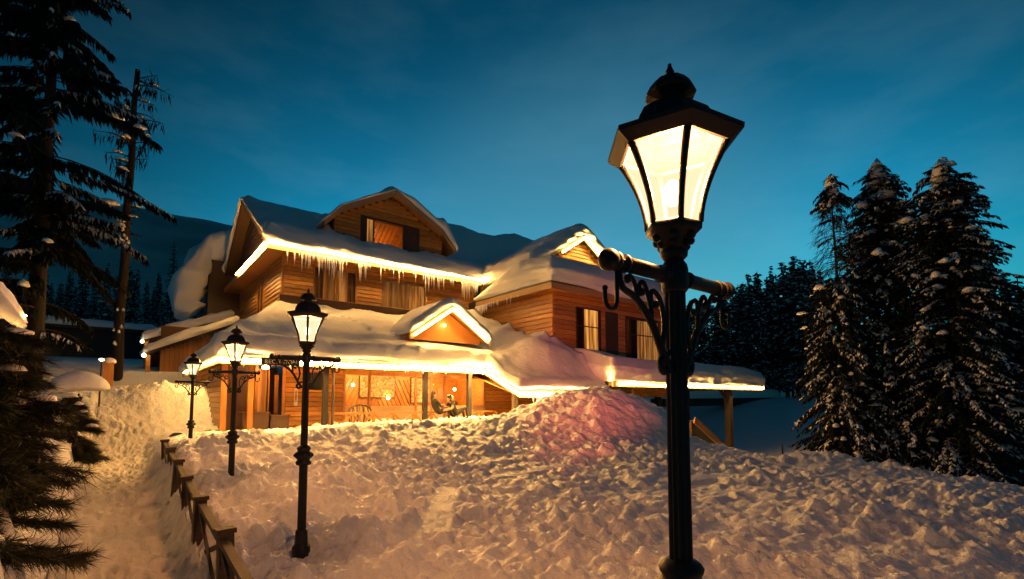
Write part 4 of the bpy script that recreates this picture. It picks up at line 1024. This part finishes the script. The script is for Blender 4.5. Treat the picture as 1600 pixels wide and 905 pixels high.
# low snowy wall across the right field
lw = MB(); lw.prism([(40,-.6),(63,-.5),(63,.35),(40,.15)], 27.5, 29.0); LW = tag(lw.build('low_shed', GREYWOOD), 'long low dark shed wall under thick snow across the blue field', 'shed')
xs = lin(39.5, 63.5, .4); ys = lin(27.0, 29.5, .25)
snow_slab('low_shed_snow', xs, ys, lambda x, y: x > 0, lambda x, y: .3+.0087*(x-40)+.9+.2*fbm(x, y, .3, 2, 15), lambda x, y: .16+.0087*(x-40)-.0, 'thick rounded snow on the long low shed across the blue field', rows=4, seed=12)
# wooden ramp roof at the carport's foot
RA = empty('wooden_ramp', (22.2, 13.5, -2.6), 'slanted plank cover sloping down beside the carport post', 'ramp')
for i in range(7):
    MB().bar((20.9, 12.9+i*.2, -.95), (24.2, 12.9+i*.2, -2.75), .19, .06).build('plank', GREYWOOD, RA)
MB().bar((20.9,12.75,-.9),(24.2,12.75,-2.7),.06,.3).build('edge_board', WOODV, RA)
MB().box(20.9,21.0,12.9,14.2,-3.6,-1.0).build('support', DARKWOOD, RA)
# stake on the rim
st = MB(); st.tube([(16.55,7.05,-2.2),(16.56,7.05,-1.42)], .025, 6); tag(st.build('snow_stake', GREYWOOD), 'thin dark stake poking out of the right snow rim', 'stake')
# path gate posts by the bank
for (x, y, z, lab) in ((-.43, 25.9, 1.9, 'stubby snow-topped wooden post beyond the path end'),):
    e_ = empty('gate_post', (x, y, -.2), lab, 'post')
    MB().box(-.16,.16,-.16,.16,-.6,1.75).build('post', WOODV, e_, world=False); q = MB(); q.ball((0,0,1.8), .24, sc=(1,1,.6)); q.build('snow_cap', ROOFSNOW, e_, smooth=True, world=False)
pl = empty('path_light', (-.57, 22.1, .0), 'small glowing garden light on a thin stem above the snow bush', 'light')
MB().tube([(0,0,-1),(0,0,1.35)], .025, 6).build('stem', GREYWOOD, pl, world=False)
q = MB(); q.lathe([(.02,1.35),(.07,1.39),(.08,1.42),(.02,1.45)], 10); q.build('lamp_head', TINY, pl, world=False, smooth=True)

# ================================================================ TREES
def blob(mb, c, rx, ry, rz_, rg, yaw=0, n=7):
    b = len(mb.v); ca, sa = math.cos(yaw), math.sin(yaw)
    ring = []
    for lev, (rr, zz) in enumerate(((1.0, -.15), (.72, .55))):
        for k in range(n):
            a = 6.283*k/n; q = rr*rg.uniform(.72, 1.2); x = rx*q*math.cos(a); y = ry*q*math.sin(a)
            mb.v.append((c[0]+x*ca-y*sa, c[1]+x*sa+y*ca, c[2]+rz_*zz*rg.uniform(.8, 1.2)))
    mb.v.append((c[0], c[1], c[2]+rz_)); mb.v.append((c[0], c[1], c[2]-rz_*.35))
    for k in range(n):
        k2 = (k+1) % n
        mb.f += [(b+k, b+k2, b+n+k2, b+n+k), (b+n+k, b+n+k2, b+2*n), (b+k2, b+k, b+2*n+1)]; mb.m += [0, 0, 0]
def conifer(name, label, cat, loc, h, rfun, seed, gap=.35, nb=8, sl=.34, sw=.055, droop=.35, lift=.10, z0=.1, snow=.4, ssize=1, hang=.5, sp=.085, tr=.16, group=None, jag=.35, lean=0, bare=None, capsnow=None, holes=0):
    rg = random.Random(seed); root = empty(name, loc, label, cat, group)
    t = MB(); n = 14; t.tube([(lean*h*(i/n), .05*math.sin(i*.7+seed), h*i/n) for i in range(n+1)], [tr*(1-.93*i/n)+.01 for i in range(n+1)], 8)
    c = MB(); s = MB(); z = h*z0
    while z < h*.995:
        tt = z/h; R0 = rfun(tt)
        for k in range(nb if tt < .93 else max(3, nb//2)):
            a = rg.uniform(0, 6.283); L_ = R0*rg.uniform(1-jag, 1+jag*.6); zz = z + rg.uniform(-.5, .5)*gap
            if L_ < .08: continue
            if holes and float(vn(np.array(zz*.55), np.array(a*1.1), seed)) < holes-1: continue
            ca, sa = math.cos(a), math.sin(a); dr = droop*rg.uniform(.6, 1.4)
            def P(u): return Vector((lean*zz+ca*L_*u, sa*L_*u, zz + lift*L_*u - dr*L_*u*u))
            dead = bare and rg.random() < bare(tt); laden = rg.random() < snow*(.35+1.3*abs(math.sin(a*1.5+z*.9+seed)))
            m = 5; t.tube([P(i/m) for i in range(m+1)], [max(.006, tr*.16*(1-.85*i/m)*(1-.6*tt)) for i in range(m+1)], 3 if not dead else 4, cap=False)
            if dead:
                for q in range(3):
                    u = rg.uniform(.4, .95); p = P(u); t.tube([p, p+Vector((ca*.2+rg.uniform(-.2,.2), sa*.2+rg.uniform(-.2,.2), -rg.uniform(.1,.45)))], [.012, .005], 3, cap=False)
                continue
            u = .16
            while u <= 1.0:
                p = P(u); d0 = (P(min(1, u+.05))-P(u-.05)).normalized()
                for sd in (-1, 1):
                    an = rg.uniform(.5, 1.2)*sd; dx = d0.x*math.cos(an)-d0.y*math.sin(an); dy = d0.x*math.sin(an)+d0.y*math.cos(an)
                    l = sl*rg.uniform(.6, 1.35)*(1-.35*u); dv = Vector((dx, dy, d0.z - hang*rg.uniform(.2, 1.5))).normalized()*l
                    wv = dv.cross(Vector((rg.uniform(-.6,.6), rg.uniform(-.6,.6), 1))).normalized()*sw*rg.uniform(.6, 1.3)
                    b = len(c.v); c.v += [tuple(p), tuple(p+dv*.45+wv), tuple(p+dv), tuple(p+dv*.45-wv)]; c.f.append((b, b+1, b+2, b+3)); c.m.append(0)
                    if laden and rg.random() < .55:       # snow stuck along the spray
                        b = len(s.v); e = Vector((0,0,.02+.3*sw)); g = rg.uniform(.6, 1.0); s.v += [tuple(p+e*.4), tuple(p+dv*.42*g+wv*.9+e*.6), tuple(p+dv*.85*g+e*.3), tuple(p+dv*.42*g-wv*.9+e*.6), tuple(p+dv*.4*g+e*1.6)]
                        s.f += [(b,b+1,b+4),(b+1,b+2,b+4),(b+2,b+3,b+4),(b+3,b,b+4)]; s.m += [0]*4
                u += sp/max(L_, .2)*rg.uniform(.7, 1.3)
            if rg.random() < snow*.5:
                u = rg.uniform(.35, 1.0); pp = P(u); q = ssize*(.06+.20*rg.random()**2.5)
                blob(s, pp+Vector((rg.uniform(-.1,.1),rg.uniform(-.1,.1),.02)), q*rg.uniform(.9,1.8), q*.8, q*rg.uniform(.5,1.0), rg, a)
        z += gap*(1 - .45*tt)
    if capsnow:
        for (dx, dy, dz_, rx, rz2) in capsnow: blob(s, (lean*h+dx, dy, h+dz_), rx, rx, rz2, rg, 0, 9)
    t.build('trunk', BARK, root, world=False, smooth=True); c.build('crown', NEEDLE, root, world=False)
    if s.v: s.build('snow', ROOFSNOW, root, world=False, smooth=True)['kind'] = 'stuff'
    return root
def col(r1, r0, k=.45): return lambda t: (r0 + (r1-r0)*min(1, (1-t)*1.0)**k) * (1 if t < .97 else .6)
# three big snow-plastered firs at the right
conifer('fir_tree', 'leftmost of the three near firs, its top bare with drooping naked branches', 'tree', (27.9, 9.0, -4.5), 16.0, col(2.1, .25, .5), 11, gap=.27, nb=11, snow=.40, droop=.55, hang=.7, bare=lambda t: .95 if .66 < t < .9 else .1, sl=.4, ssize=1.1, capsnow=[(0,0,-.5,.3,.55),(.1,0,-1.3,.34,.9)])
conifer('fir_tree', 'middle near fir with a dense pointed crown and snowy tip', 'tree', (30.4, 7.7, -4.5), 16.9, col(3.1, .35, .5), 12, gap=.26, nb=12, snow=.46, droop=.4, hang=.5, sl=.42, ssize=1.3, capsnow=[(0,0,-.6,.36,.85),(.1,.1,-1.2,.5,.7),(-.15,-.3,-1.9,.5,.5)])
conifer('fir_tree', 'rightmost near fir with a bent snow hood on its tip', 'tree', (30.2, 5.2, -4.6), 15.9, col(3.3, .4, .45), 13, gap=.26, nb=12, snow=.46, droop=.4, hang=.5, sl=.42, ssize=1.35, capsnow=[(0,0,-.6,.4,.85),(.16,-.1,.05,.26,.3),(0,-.1,-1.3,.55,.8),(-.3,-.3,-2.3,.5,.5)])
for i, (x, y, z, h, lab) in enumerate(((36.5,5.5,-3.6,12.2,'dark fir just behind the right edge of the bent-tipped fir'),(44,6.0,-2.5,14.2,'tall dark fir at the far right edge of the view'),(42,1.5,-3,14,'dark fir cut off by the right border, rightmost of all trees'),(33.0,3.2,-4,9.8,'lower dark fir standing at the foot of the rightmost near fir'))):
    conifer('fir_tree', lab, 'tree', (x, y, z), h, col(2.3, .2, .6), 30+i, gap=.36, nb=8, snow=.3, sl=.4, sw=.13, sp=.22)
# forest behind the right field: copies of four kinds
protos = []
for k in range(4):
    protos.append(conifer('forest_tree', 'tree', 'tree', (0,0,-80), 15 + k, col(2.1+.2*k, .15, .8), 50+k, gap=.5, nb=7, sl=.55, sw=.17, sp=.34, snow=.5, ssize=1.3, z0=.12, jag=.3))
rg = random.Random(4); used = [0]*4
def place_forest(spots, group, lab):
    for n, (x, y, z, s, k) in enumerate(spots):
        o = protos[k] if not used[k] else copy_tree(protos[k]); used[k] = 1
        o.location = (x, y, z); o.scale = (s*rg.uniform(.8, 1.1),)*2 + (s,); o.rotation_euler = (0, 0, rg.uniform(0, 6.28)); o['group'] = group; o['label'] = lab
def pxd(px, d):
    r = (px-800)/770*d; return (r*.784 + d*.621, -r*.621 + d*.784)
sp_ = []
for i in range(40):
    px = 1040 + 250*(i/39) + rg.uniform(-7, 7); d = rg.uniform(58, 72) if i % 2 else rg.uniform(70, 92); x, y = pxd(px, d)
    top = np.interp(px, [1040, 1090, 1130, 1160, 1190, 1215, 1235, 1255, 1300], [455, 470, 462, 440, 425, 418, 410, 402, 415]) + rg.uniform(-6, 16)
    z = float(ground(np.array(x), np.array(y))) - .3; hh = (626-top)/770*d - z; k = i % 4
    sp_.append((x, y, z, hh/(15+k), k))
for i in range(14):
    px = 1490 + 170*(i/13); d = rg.uniform(58, 90); x, y = pxd(px, d); z = float(ground(np.array(x), np.array(y)))-.3
    sp_.append((x, y, z, ((626-rg.uniform(440, 500))/770*d - z)/16, i % 4))
place_forest(sp_, 'snowy forest beyond the right field', 'dark snow-dusted conifer in the forest wall beyond the blue field')
sp_ = []
for i in range(54):
    px = -20 + 360*(i/53) + rg.uniform(-6, 6); d = rg.uniform(75, 130); x, y = pxd(px, d); top = rg.uniform(412, 462)
    z = float(ground(np.array(x), np.array(y)))-.3; hh = (626-top)/770*d - z; sp_.append((x, y, z, max(.35, hh/16), i % 4))
place_forest(sp_, 'dark forest below the mountain', 'small dark conifer in the forest at the foot of the mountain')
x, y = pxd(262, 62); conifer('spruce_tree', 'slim lone spruce rising above the forest just left of the snow curl', 'tree', (x, y, 3.0), 17.5, col(1.7, .1, .9), 71, gap=.5, nb=6, snow=.4, sp=.3, sl=.5)
x, y = pxd(155, 58); conifer('spruce_tree', 'slim spruce below the mountain, left of the bare trunk', 'tree', (x, y, 2.5), 12, col(1.7, .1, .9), 72, gap=.5, nb=6, snow=.4, sp=.3, sl=.5)
# the big spruce at the left and the bare trunk beside it
conifer('spruce_tree', 'huge dark spruce filling the upper left corner with drooping snow-loaded boughs', 'tree', (-2.55, 24.6, -.8), 22, lambda t: 2.9*min(1, (1-t)*1.6)**.6*(.55+.45*min(1, max(0, (t-.16)/.2))), 81, gap=.44, nb=8, sl=.56, sw=.055, droop=.32, lift=.06, hang=2.2, snow=.22, ssize=1.1, sp=.034, z0=.14, tr=.30, jag=.85, holes=.85)
dt = empty('dead_tree', (-.22, 30.3, .2), 'tall bare leaning trunk with broken twigs beside the big spruce', 'tree')
t = MB(); n = 20; t.tube([(.008*i+.03*math.sin(i), 0, 16.4*i/n) for i in range(n+1)], [.24*(1-.55*i/n) for i in range(n+1)], 10); t.build('trunk', BARK, dt, world=False, smooth=True)
t = MB(); rg = random.Random(9); s = MB(); c = MB()
for i in range(46):
    z = 16*rg.uniform(.35, 1.0)**.7; a = rg.uniform(0, 6.28); l = rg.uniform(.25, .7) if z < 11 else rg.uniform(.5, 1.7); p = Vector((.008*z*1.25, 0, z)); d = Vector((math.cos(a), math.sin(a), 0))
    pts = [p, p+d*l*.5+Vector((0,0,rg.uniform(-.1,.1))), p+d*l+Vector((0,0,rg.uniform(-.35,.25)))]; t.tube(pts, [.04, .025, .01], 4, cap=False)
    for q in range(3): u = pts[1].lerp(pts[2], rg.random()); t.tube([u, u+Vector((rg.uniform(-.3,.3), rg.uniform(-.3,.3), rg.uniform(-.2,.3)))], [.014, .005], 3, cap=False)
    if z > 10.5:
        for q in range(17):
            u = pts[0].lerp(pts[2], rg.uniform(.3, 1)); dv = Vector((rg.uniform(-.2,.2), rg.uniform(-.2,.2), -rg.uniform(.2,.8))); wv = Vector((rg.uniform(-.035,.035), rg.uniform(-.035,.035), 0)); b = len(c.v)
            c.v += [tuple(u), tuple(u+dv*.5+wv), tuple(u+dv), tuple(u+dv*.5-wv)]; c.f.append((b,b+1,b+2,b+3)); c.m.append(0)
    if rg.random() < .35: blob(s, pts[1]+Vector((0,0,.06)), .3, .14, .1, rg, a)
for i in range(14): z = rg.uniform(.5, 9); a = rg.uniform(3.4, 5.6); blob(s, (.01*z+.2*math.cos(a), .2*math.sin(a), z), .11, .07, .15, rg, a)
t.build('branches', BARK, dt, world=False)['kind'] = 'stuff'; c.build('foliage', NEEDLE, dt, world=False); s.build('snow', ROOFSNOW, dt, world=False, smooth=True)['kind'] = 'stuff'
# young pine leaning over the path's left bank
def tuft(mb, p, d, rg, n=30, l=.21, w=.0052):
    d = d.normalized()
    for i in range(n):
        q = p - d*rg.uniform(0, .16); v = (d*rg.uniform(.5, 1.3) + Vector((rg.gauss(0,1), rg.gauss(0,1), rg.gauss(0,1)))*.42).normalized()*l*rg.uniform(.7, 1.15); v.z -= .03
        wv = v.cross(Vector((rg.uniform(-1,1), rg.uniform(-1,1), rg.uniform(-1,1)))).normalized()*w; b = len(mb.v)
        mb.v += [tuple(q-wv), tuple(q+wv), tuple(q+v)]; mb.f.append((b, b+1, b+2)); mb.m.append(0)
def pine(loc, label, h, seed, rows, spread, cat='tree', name='pine_tree', az=None, lo=.04):
    rg = random.Random(seed); root = empty(name, loc, label, cat); t = MB(); c = MB(); s = MB()
    t.tube([(.02*math.sin(i), .02*i, h*i/8) for i in range(9)], [.055*(1-.8*i/8)+.008 for i in range(9)], 7)
    for i in range(rows):
        z = h*(lo+(.98-lo)*i/rows); a = rg.uniform(*az) if az and rg.random() < .75 else rg.uniform(0, 6.28); l = spread*(1-.62*z/h)*rg.uniform(.7, 1.15)
        d = Vector((math.cos(a), math.sin(a), 0)); pts = [Vector((0,0,z)) + d*l*u + Vector((0,0,l*(.10*u-.30*u*u))) for u in (0,.25,.5,.75,1)]
        t.tube(pts, [.02,.017,.013,.01,.006], 5, cap=False)
        for u in np.arange(.25, 1.02, .085):
            k = min(3, int(u*4)); p = pts[k].lerp(pts[k+1], min(1, u*4-k)) if k < 4 else pts[4]
            tuft(c, p, d + Vector((rg.uniform(-.3,.3), rg.uniform(-.3,.3), -.15)), rg)
            for sd in (-1, 1):
                if rg.random() < .75:
                    dd = Vector((-d.y*sd+d.x*.8, d.x*sd+d.y*.8, -.25)); ll = .26*l*rg.uniform(.5, 1.1); t.tube([p, p+dd*ll], [.008,.004], 3, cap=False); tuft(c, p+dd*ll, dd, rg); tuft(c, p+dd*ll*.5, dd, rg, 20)
        if rg.random() < .38: blob(s, pts[3]+Vector((0,0,.05)), .17, .09, .07, rg, a)
    t.build('trunk', BARK, root, world=False, smooth=True); c.build('needles', PINE, root, world=False); s.build('snow', ROOFSNOW, root, world=False, smooth=True)['kind'] = 'stuff'
    return root
pine((-1.35, 8.2, -1.75), 'young dark pine with long needles leaning over the lower left of the path', 2.75, 3, 27, 1.2, az=(-1.4, 1.0), lo=.34)
pine((-1.36, 6.5, -1.75), 'low pine sapling with long needles in the bottom left corner', 1.6, 8, 20, 1.0, az=(-1.2, .9))
pine((-1.75, 11.2, -1.5), 'dusky pine behind the young one, with a pale lit tip', 3.1, 5, 26, 1.1)
pine((-1.30, 7.3, -1.6), 'low pine seedling between the two long-needled pines on the left bank', 1.7, 15, 20, .95, az=(-1.7, .6))
# snow-hooded bush by the path
hb = pine((-.76, 14.6, -1.35), 'bush beside the path under a smooth mushroom cap of snow', 1.5, 21, 18, .55, 'bush', 'snow_bush')
m = MB(); vs = []; fs = []; nu, nv = 26, 12
for j in range(nv+1):
    t_ = math.pi*j/nv
    for i in range(nu):
        a = 6.283*i/nu; r = .52*math.sin(t_)*(1+.08*math.sin(2*a+1)+.05*math.sin(3*a)); z = .36*math.cos(t_) if t_ < math.pi/2 else .10*math.cos(t_)
        x = r*math.cos(a); vs.append((x*1.05-.02, r*.75*math.sin(a), 1.66 + z - .45*max(0, -x+.05)**1.6 - .12*max(0, x-.2)))
for j in range(nv):
    for i in range(nu): fs.append((j*nu+i, (j+1)*nu+i, (j+1)*nu+(i+1) % nu, j*nu+(i+1) % nu))
m.add(vs, fs); m.build('snow_cap', ROOFSNOW, hb, world=False, smooth=True)
# bent sapling with fairy lights at the left edge
sa = empty('snowy_sapling', (-1.42, 9.3, -1.6), 'bent sapling under a ribbed snow hood wound with golden fairy lights at the left edge', 'bush')
t = MB(); t.tube([(0,0,-.3),(.02,0,1.2),(.0,.02,2.3),(.08,.0,2.9),(.22,0,3.0)], [.05,.045,.04,.03,.02], 7); t.build('trunk', BARK, sa, world=False, smooth=True)
m = MB(); vs = []; fs = []
for j in range(17):
    u = j/16; cxx = -.25+.62*u; cz = 3.12 - 1.0*max(0, u-.35)**1.5 - .2*(1-u); rr = .24*math.sin(math.pi*(.12+.85*u))**.6
    for i in range(18):
        a = 6.283*i/18; vs.append((cxx+.02*math.sin(i*5), rr*.8*math.cos(a), cz + rr*math.sin(a)*(1+.06*math.sin(j*2.3))))
for j in range(16):
    for i in range(18): fs.append((j*18+i, j*18+(i+1) % 18, (j+1)*18+(i+1) % 18, (j+1)*18+i))
m.add(vs, fs); m.build('snow_hood', ROOFSNOW, sa, world=False, smooth=True)
m = MB(); vs = []; fs = []
for j in range(13):
    u = j/12
    for i in range(12):
        a = 6.283*i/12; rr = .17*math.sin(math.pi*(.1+.85*u)); vs.append((.14+.03*math.sin(u*9)+rr*math.cos(a), rr*math.sin(a), 2.45-1.1*u))
for j in range(12):
    for i in range(12): fs.append((j*12+i, (j+1)*12+i, (j+1)*12+(i+1) % 12, j*12+(i+1) % 12))
m.add(vs, fs); m.build('snow_skirt', ROOFSNOW, sa, world=False, smooth=True)
m = MB()
for i in range(34):
    a = i*1.1; z = 2.75-.045*i; m.ball((.13+.23*math.cos(a), .23*math.sin(a), z), .013, n=5, m=3)
o = m.build('fairy_lights', FAIRY, sa, world=False); o['kind'] = 'stuff'

# ================================================================ PEOPLE AND FURNITURE
def flat(name, c, r=.8): return mat(name, c, r, bump=[((40,40,40), .3, .01)])
SKIN = flat('skin', (.55,.30,.19), .5); JACK = flat('dark quilted jacket', (.005,.0045,.005)); TAN = flat('tan sleeve', (.30,.19,.09)); TROU = flat('dark trousers', (.008,.006,.006)); HAIR = flat('black hair', (.004,.003,.003), .6); CREAM = flat('cream fleece', (.65,.58,.48))
def person(label, J, E_, mats, head, look, hair, extra=None):
    """J: name -> (point, radius); one skinned body, materials by nearest joint"""
    root = empty('person', J['pelvis'][0], label, 'person', 'people sitting at the porch railing')
    names = list(J); me = bpy.data.meshes.new('body'); me.from_pydata([J[n][0] for n in names], [(names.index(a), names.index(b)) for a, b in E_], [])
    o = bpy.data.objects.new('tmp', me); C.objects.link(o); md = o.modifiers.new('s', 'SKIN'); sv = me.skin_vertices[0].data
    for i, n in enumerate(names): sv[i].radius = (J[n][1],)*2; sv[i].use_root = (n == 'pelvis')
    sd = o.modifiers.new('d', 'SUBSURF'); sd.levels = 2
    dg = bpy.context.evaluated_depsgraph_get(); m2 = bpy.data.meshes.new_from_object(o.evaluated_get(dg)); bpy.data.objects.remove(o)
    m2.name = 'body'; m2.materials.clear(); ml = []
    for m_ in mats.values():
        if m_ not in ml: ml.append(m_)
    for m_ in ml: m2.materials.append(m_)
    for p in m2.polygons:
        n = min(names, key=lambda k: (Vector(J[k][0])-p.center).length - J[k][1]*.6); p.material_index = ml.index(mats[n]); p.use_smooth = True
    b = bpy.data.objects.new('body', m2); C.objects.link(b); adopt(b, root)
    H = Vector(head); d = Vector(look).normalized(); sdv = d.cross(Vector((0,0,1))).normalized()
    f = MB(); f.ball(H, .098, n=16, m=12, sc=(.86,.86,1.18)); f.ball(H+d*.088-Vector((0,0,.015)), .02, n=8, m=6, sc=(.8,.8,1.3)); f.ball(H-Vector((0,0,.085))+d*.035, .05, n=10, m=7)
    for s in (-1, 1): f.ball(H+sdv*s*.085-Vector((0,0,.01)), .024, n=8, m=6, sc=(.6,.6,1.2))
    fh = f.build('head', SKIN, root, smooth=True)
    f = MB()
    for s in (-1, 1): f.ball(H+d*.078+sdv*s*.034+Vector((0,0,.012)), .011, n=8, m=6)
    f.ball(H+d*.082-Vector((0,0,.058)), .016, n=8, m=5, sc=(1.1,1.1,.35)); f.build('eyes_and_mouth', HAIR, fh)
    f = MB()
    for (off, r, sc) in hair: f.ball(H + d*off[0] + sdv*off[1] + Vector((0,0,off[2])), r, n=14, m=10, sc=sc)
    f.build('hair', HAIR, root, smooth=True)
    if extra:
        f = MB()
        for (off, r, sc) in extra: f.ball(H + d*off[0] + sdv*off[1] + Vector((0,0,off[2])), r, n=14, m=10, sc=sc)
        f.build('hood', CREAM, root, smooth=True)
    # hands with five separate fingers
    for hn, el in (('hand_l','elbow_l'),('hand_r','elbow_r')):
        p = Vector(J[hn][0]); v = (p-Vector(J[el][0])).normalized(); sx = v.cross(Vector((0,0,1))).normalized(); dn = sx.cross(v)
        f = MB(); f.ball(p+v*.045, .042, n=10, m=7, sc=(1,1,.7))
        for k in range(4):
            q = p + v*.08 + sx*(.028-.019*k); ln = (.055,.066,.062,.048)[k]; f.tube([q, q+v*ln*.6-dn*.008, q+v*ln*.9-dn*.03, q+v*ln-dn*.05], [.010,.009,.0085,.007], 6)
        q = p + v*.035 + sx*.038; f.tube([q, q+sx*.025+v*.02, q+sx*.03+v*.05-dn*.015], [.011,.010,.008], 6)
        f.build('hand', SKIN, root, smooth=True)
    return root
E0 = [('pelvis','waist'),('waist','chest'),('chest','neck'),('chest','sh_l'),('sh_l','elbow_l'),('elbow_l','hand_l'),('chest','sh_r'),('sh_r','elbow_r'),('elbow_r','hand_r'),('pelvis','hip_l'),('hip_l','knee_l'),('knee_l','foot_l'),('foot_l','toe_l'),('pelvis','hip_r'),('hip_r','knee_r'),('knee_r','foot_r'),('foot_r','toe_r')]
Y0 = 17.20
JA = dict(pelvis=((9.86,Y0,-.46),.15), waist=((9.78,Y0,-.30),.135), chest=((9.70,Y0,-.08),.15), neck=((9.68,Y0-.02,.10),.055), sh_l=((9.70,Y0+.18,.0),.075), elbow_l=((9.92,Y0+.20,-.20),.055), hand_l=((10.12,Y0+.06,-.17),.036),
          sh_r=((9.70,Y0-.18,.0),.075), elbow_r=((9.90,Y0-.25,-.25),.055), hand_r=((10.14,Y0-.16,-.24),.036), hip_l=((9.94,Y0+.1,-.46),.10), knee_l=((10.34,Y0+.12,-.30),.07), foot_l=((10.62,Y0+.12,-.62),.048), toe_l=((10.78,Y0+.12,-.62),.04),
          hip_r=((9.94,Y0-.1,-.46),.10), knee_r=((10.36,Y0-.12,-.34),.07), foot_r=((10.60,Y0-.12,-.66),.048), toe_r=((10.76,Y0-.12,-.66),.04))
ma = {k: JACK for k in JA}; ma.update({k: TROU for k in JA if k[:3] in ('hip','kne','foo','toe')}); ma['neck'] = SKIN; ma['hand_l'] = ma['hand_r'] = SKIN
person('long-haired person in dark jacket leaning back against the porch column', JA, E0, ma, (9.69,Y0-.03,.235), (.75,-.6,-.1), [((-.022,0,.03), .112, (.92,.92,1.12)), ((-.075,0,-.10), .085, (.8,.9,1.6)), ((-.03,.085,-.08), .05, (.8,.8,2.0)), ((-.03,-.085,-.08), .05, (.8,.8,2.0))])
JB = dict(pelvis=((10.62,Y0-.1,-.52),.15), waist=((10.56,Y0-.1,-.38),.14), chest=((10.46,Y0-.1,-.18),.15), neck=((10.38,Y0-.1,-.02),.058), sh_l=((10.44,Y0-.28,-.1),.075), elbow_l=((10.32,Y0-.36,-.32),.055), hand_l=((10.08,Y0-.34,-.36),.036),
          sh_r=((10.44,Y0+.08,-.1),.075), elbow_r=((10.28,Y0+.12,-.3),.055), hand_r=((10.1,Y0+.04,-.30),.036), hip_l=((10.68,Y0-.2,-.52),.10), knee_l=((11.02,Y0-.28,-.28),.072), foot_l=((11.12,Y0-.28,-.68),.05), toe_l=((10.98,Y0-.3,-.72),.04),
          hip_r=((10.68,Y0,-.52),.10), knee_r=((11.04,Y0+.02,-.32),.072), foot_r=((11.14,Y0+.02,-.7),.05), toe_r=((11.0,Y0,-.74),.04))
mb_ = {k: JACK for k in JB}; mb_.update({k: TROU for k in JB if k[:3] in ('hip','kne','foo','toe')}); mb_['neck'] = SKIN; mb_['hand_l'] = mb_['hand_r'] = SKIN; mb_['elbow_l'] = TAN; mb_['sh_l'] = JACK
person('black-haired person with cream hood and tan sleeve bending towards the one at the column', JB, E0, mb_, (10.33,Y0-.11,.10), (-.9,.1,-.35), [((-.03,0,.025), .115, (1,1,1.1)), ((-.05,.02,-.06), .09, (1,1,1.2))], [((-.10,0,-.02), .10, (.8,1.1,1.15)), ((-.02,0,.09), .085, (1.1,1.1,.5))])
# rattan armchair on the porch
rc = empty('rattan_chair', (7.0, 17.95, FLOOR), 'dark striped rattan armchair with rounded back behind the railing', 'chair')
RAT = mat('dark rattan', (.07,.04,.02), .5); CUSH = mat('pale stripe cane', (.45,.28,.12), .5)
for k in range(11):
    a = math.pi*k/10; x0 = -.42*math.cos(a); zt = 1.0+.22*math.sin(a)
    MB().tube([(x0*.8,-.05,.45),(x0*1.05,-.10-.05*math.sin(a),.8),(x0*.8,-.02,zt)], [.032,.036,.028], 6).build('cane', CUSH if k % 2 else RAT, rc, smooth=True, world=False)
MB().tube([(-.34,-.02,1.0)]+[(-.42*math.cos(math.pi*k/12), -.02, 1.02+.22*math.sin(math.pi*k/12)) for k in range(13)]+[(.34,-.02,1.0)], .035, 7).build('back_rim', RAT, rc, smooth=True, world=False)
MB().box(-.38,.38,-.05,.6,.38,.47).build('seat', RAT, rc, world=False)
for x in (-.33,.33):
    for y in (0,.55): MB().tube([(x,y,0),(x,y,.4)], .03, 7).build('leg', RAT, rc, world=False)
# wooden dining chairs inside
def dchair(x, y, rz_, lab):
    c_ = empty('dining_chair', (x, y, FLOOR), lab, 'chair', 'dining chairs behind the porch glass', rz_)
    MB().box(-.22,.22,-.22,.22,.43,.48).build('seat', DARKWOOD, c_, world=False)
    for a in (-.2,.2):
        for b in (-.2,.2): MB().box(a-.02,a+.02,b-.02,b+.02,0,.43).build('leg', DARKWOOD, c_, world=False)
    MB().tube([(-.22*math.cos(math.pi*k/10), .2, .48+.1*(k not in (0,10))+.48*math.sin(math.pi*k/10)) for k in range(11)], .02, 6).build('back_hoop', DARKWOOD, c_, world=False, smooth=True)
    for k in (-.1,0,.1): MB().box(k-.012,k+.012,.19,.215,.48,.98).build('spindle', DARKWOOD, c_, world=False)
dchair(7.95, 19.4, .2, 'hoop-backed chair seen through the left dining room glass'); dchair(8.9, 19.6, -.4, 'hoop-backed chair left of the column with the leaning person'); dchair(11.05, 19.5, .1, 'hoop-backed chair just right of the two seated people'); 

# raise everything so that the path at the camera is the zero level
for o in list(SC.objects):
    if o.parent is None and o is not cam: o.location.z += EYE
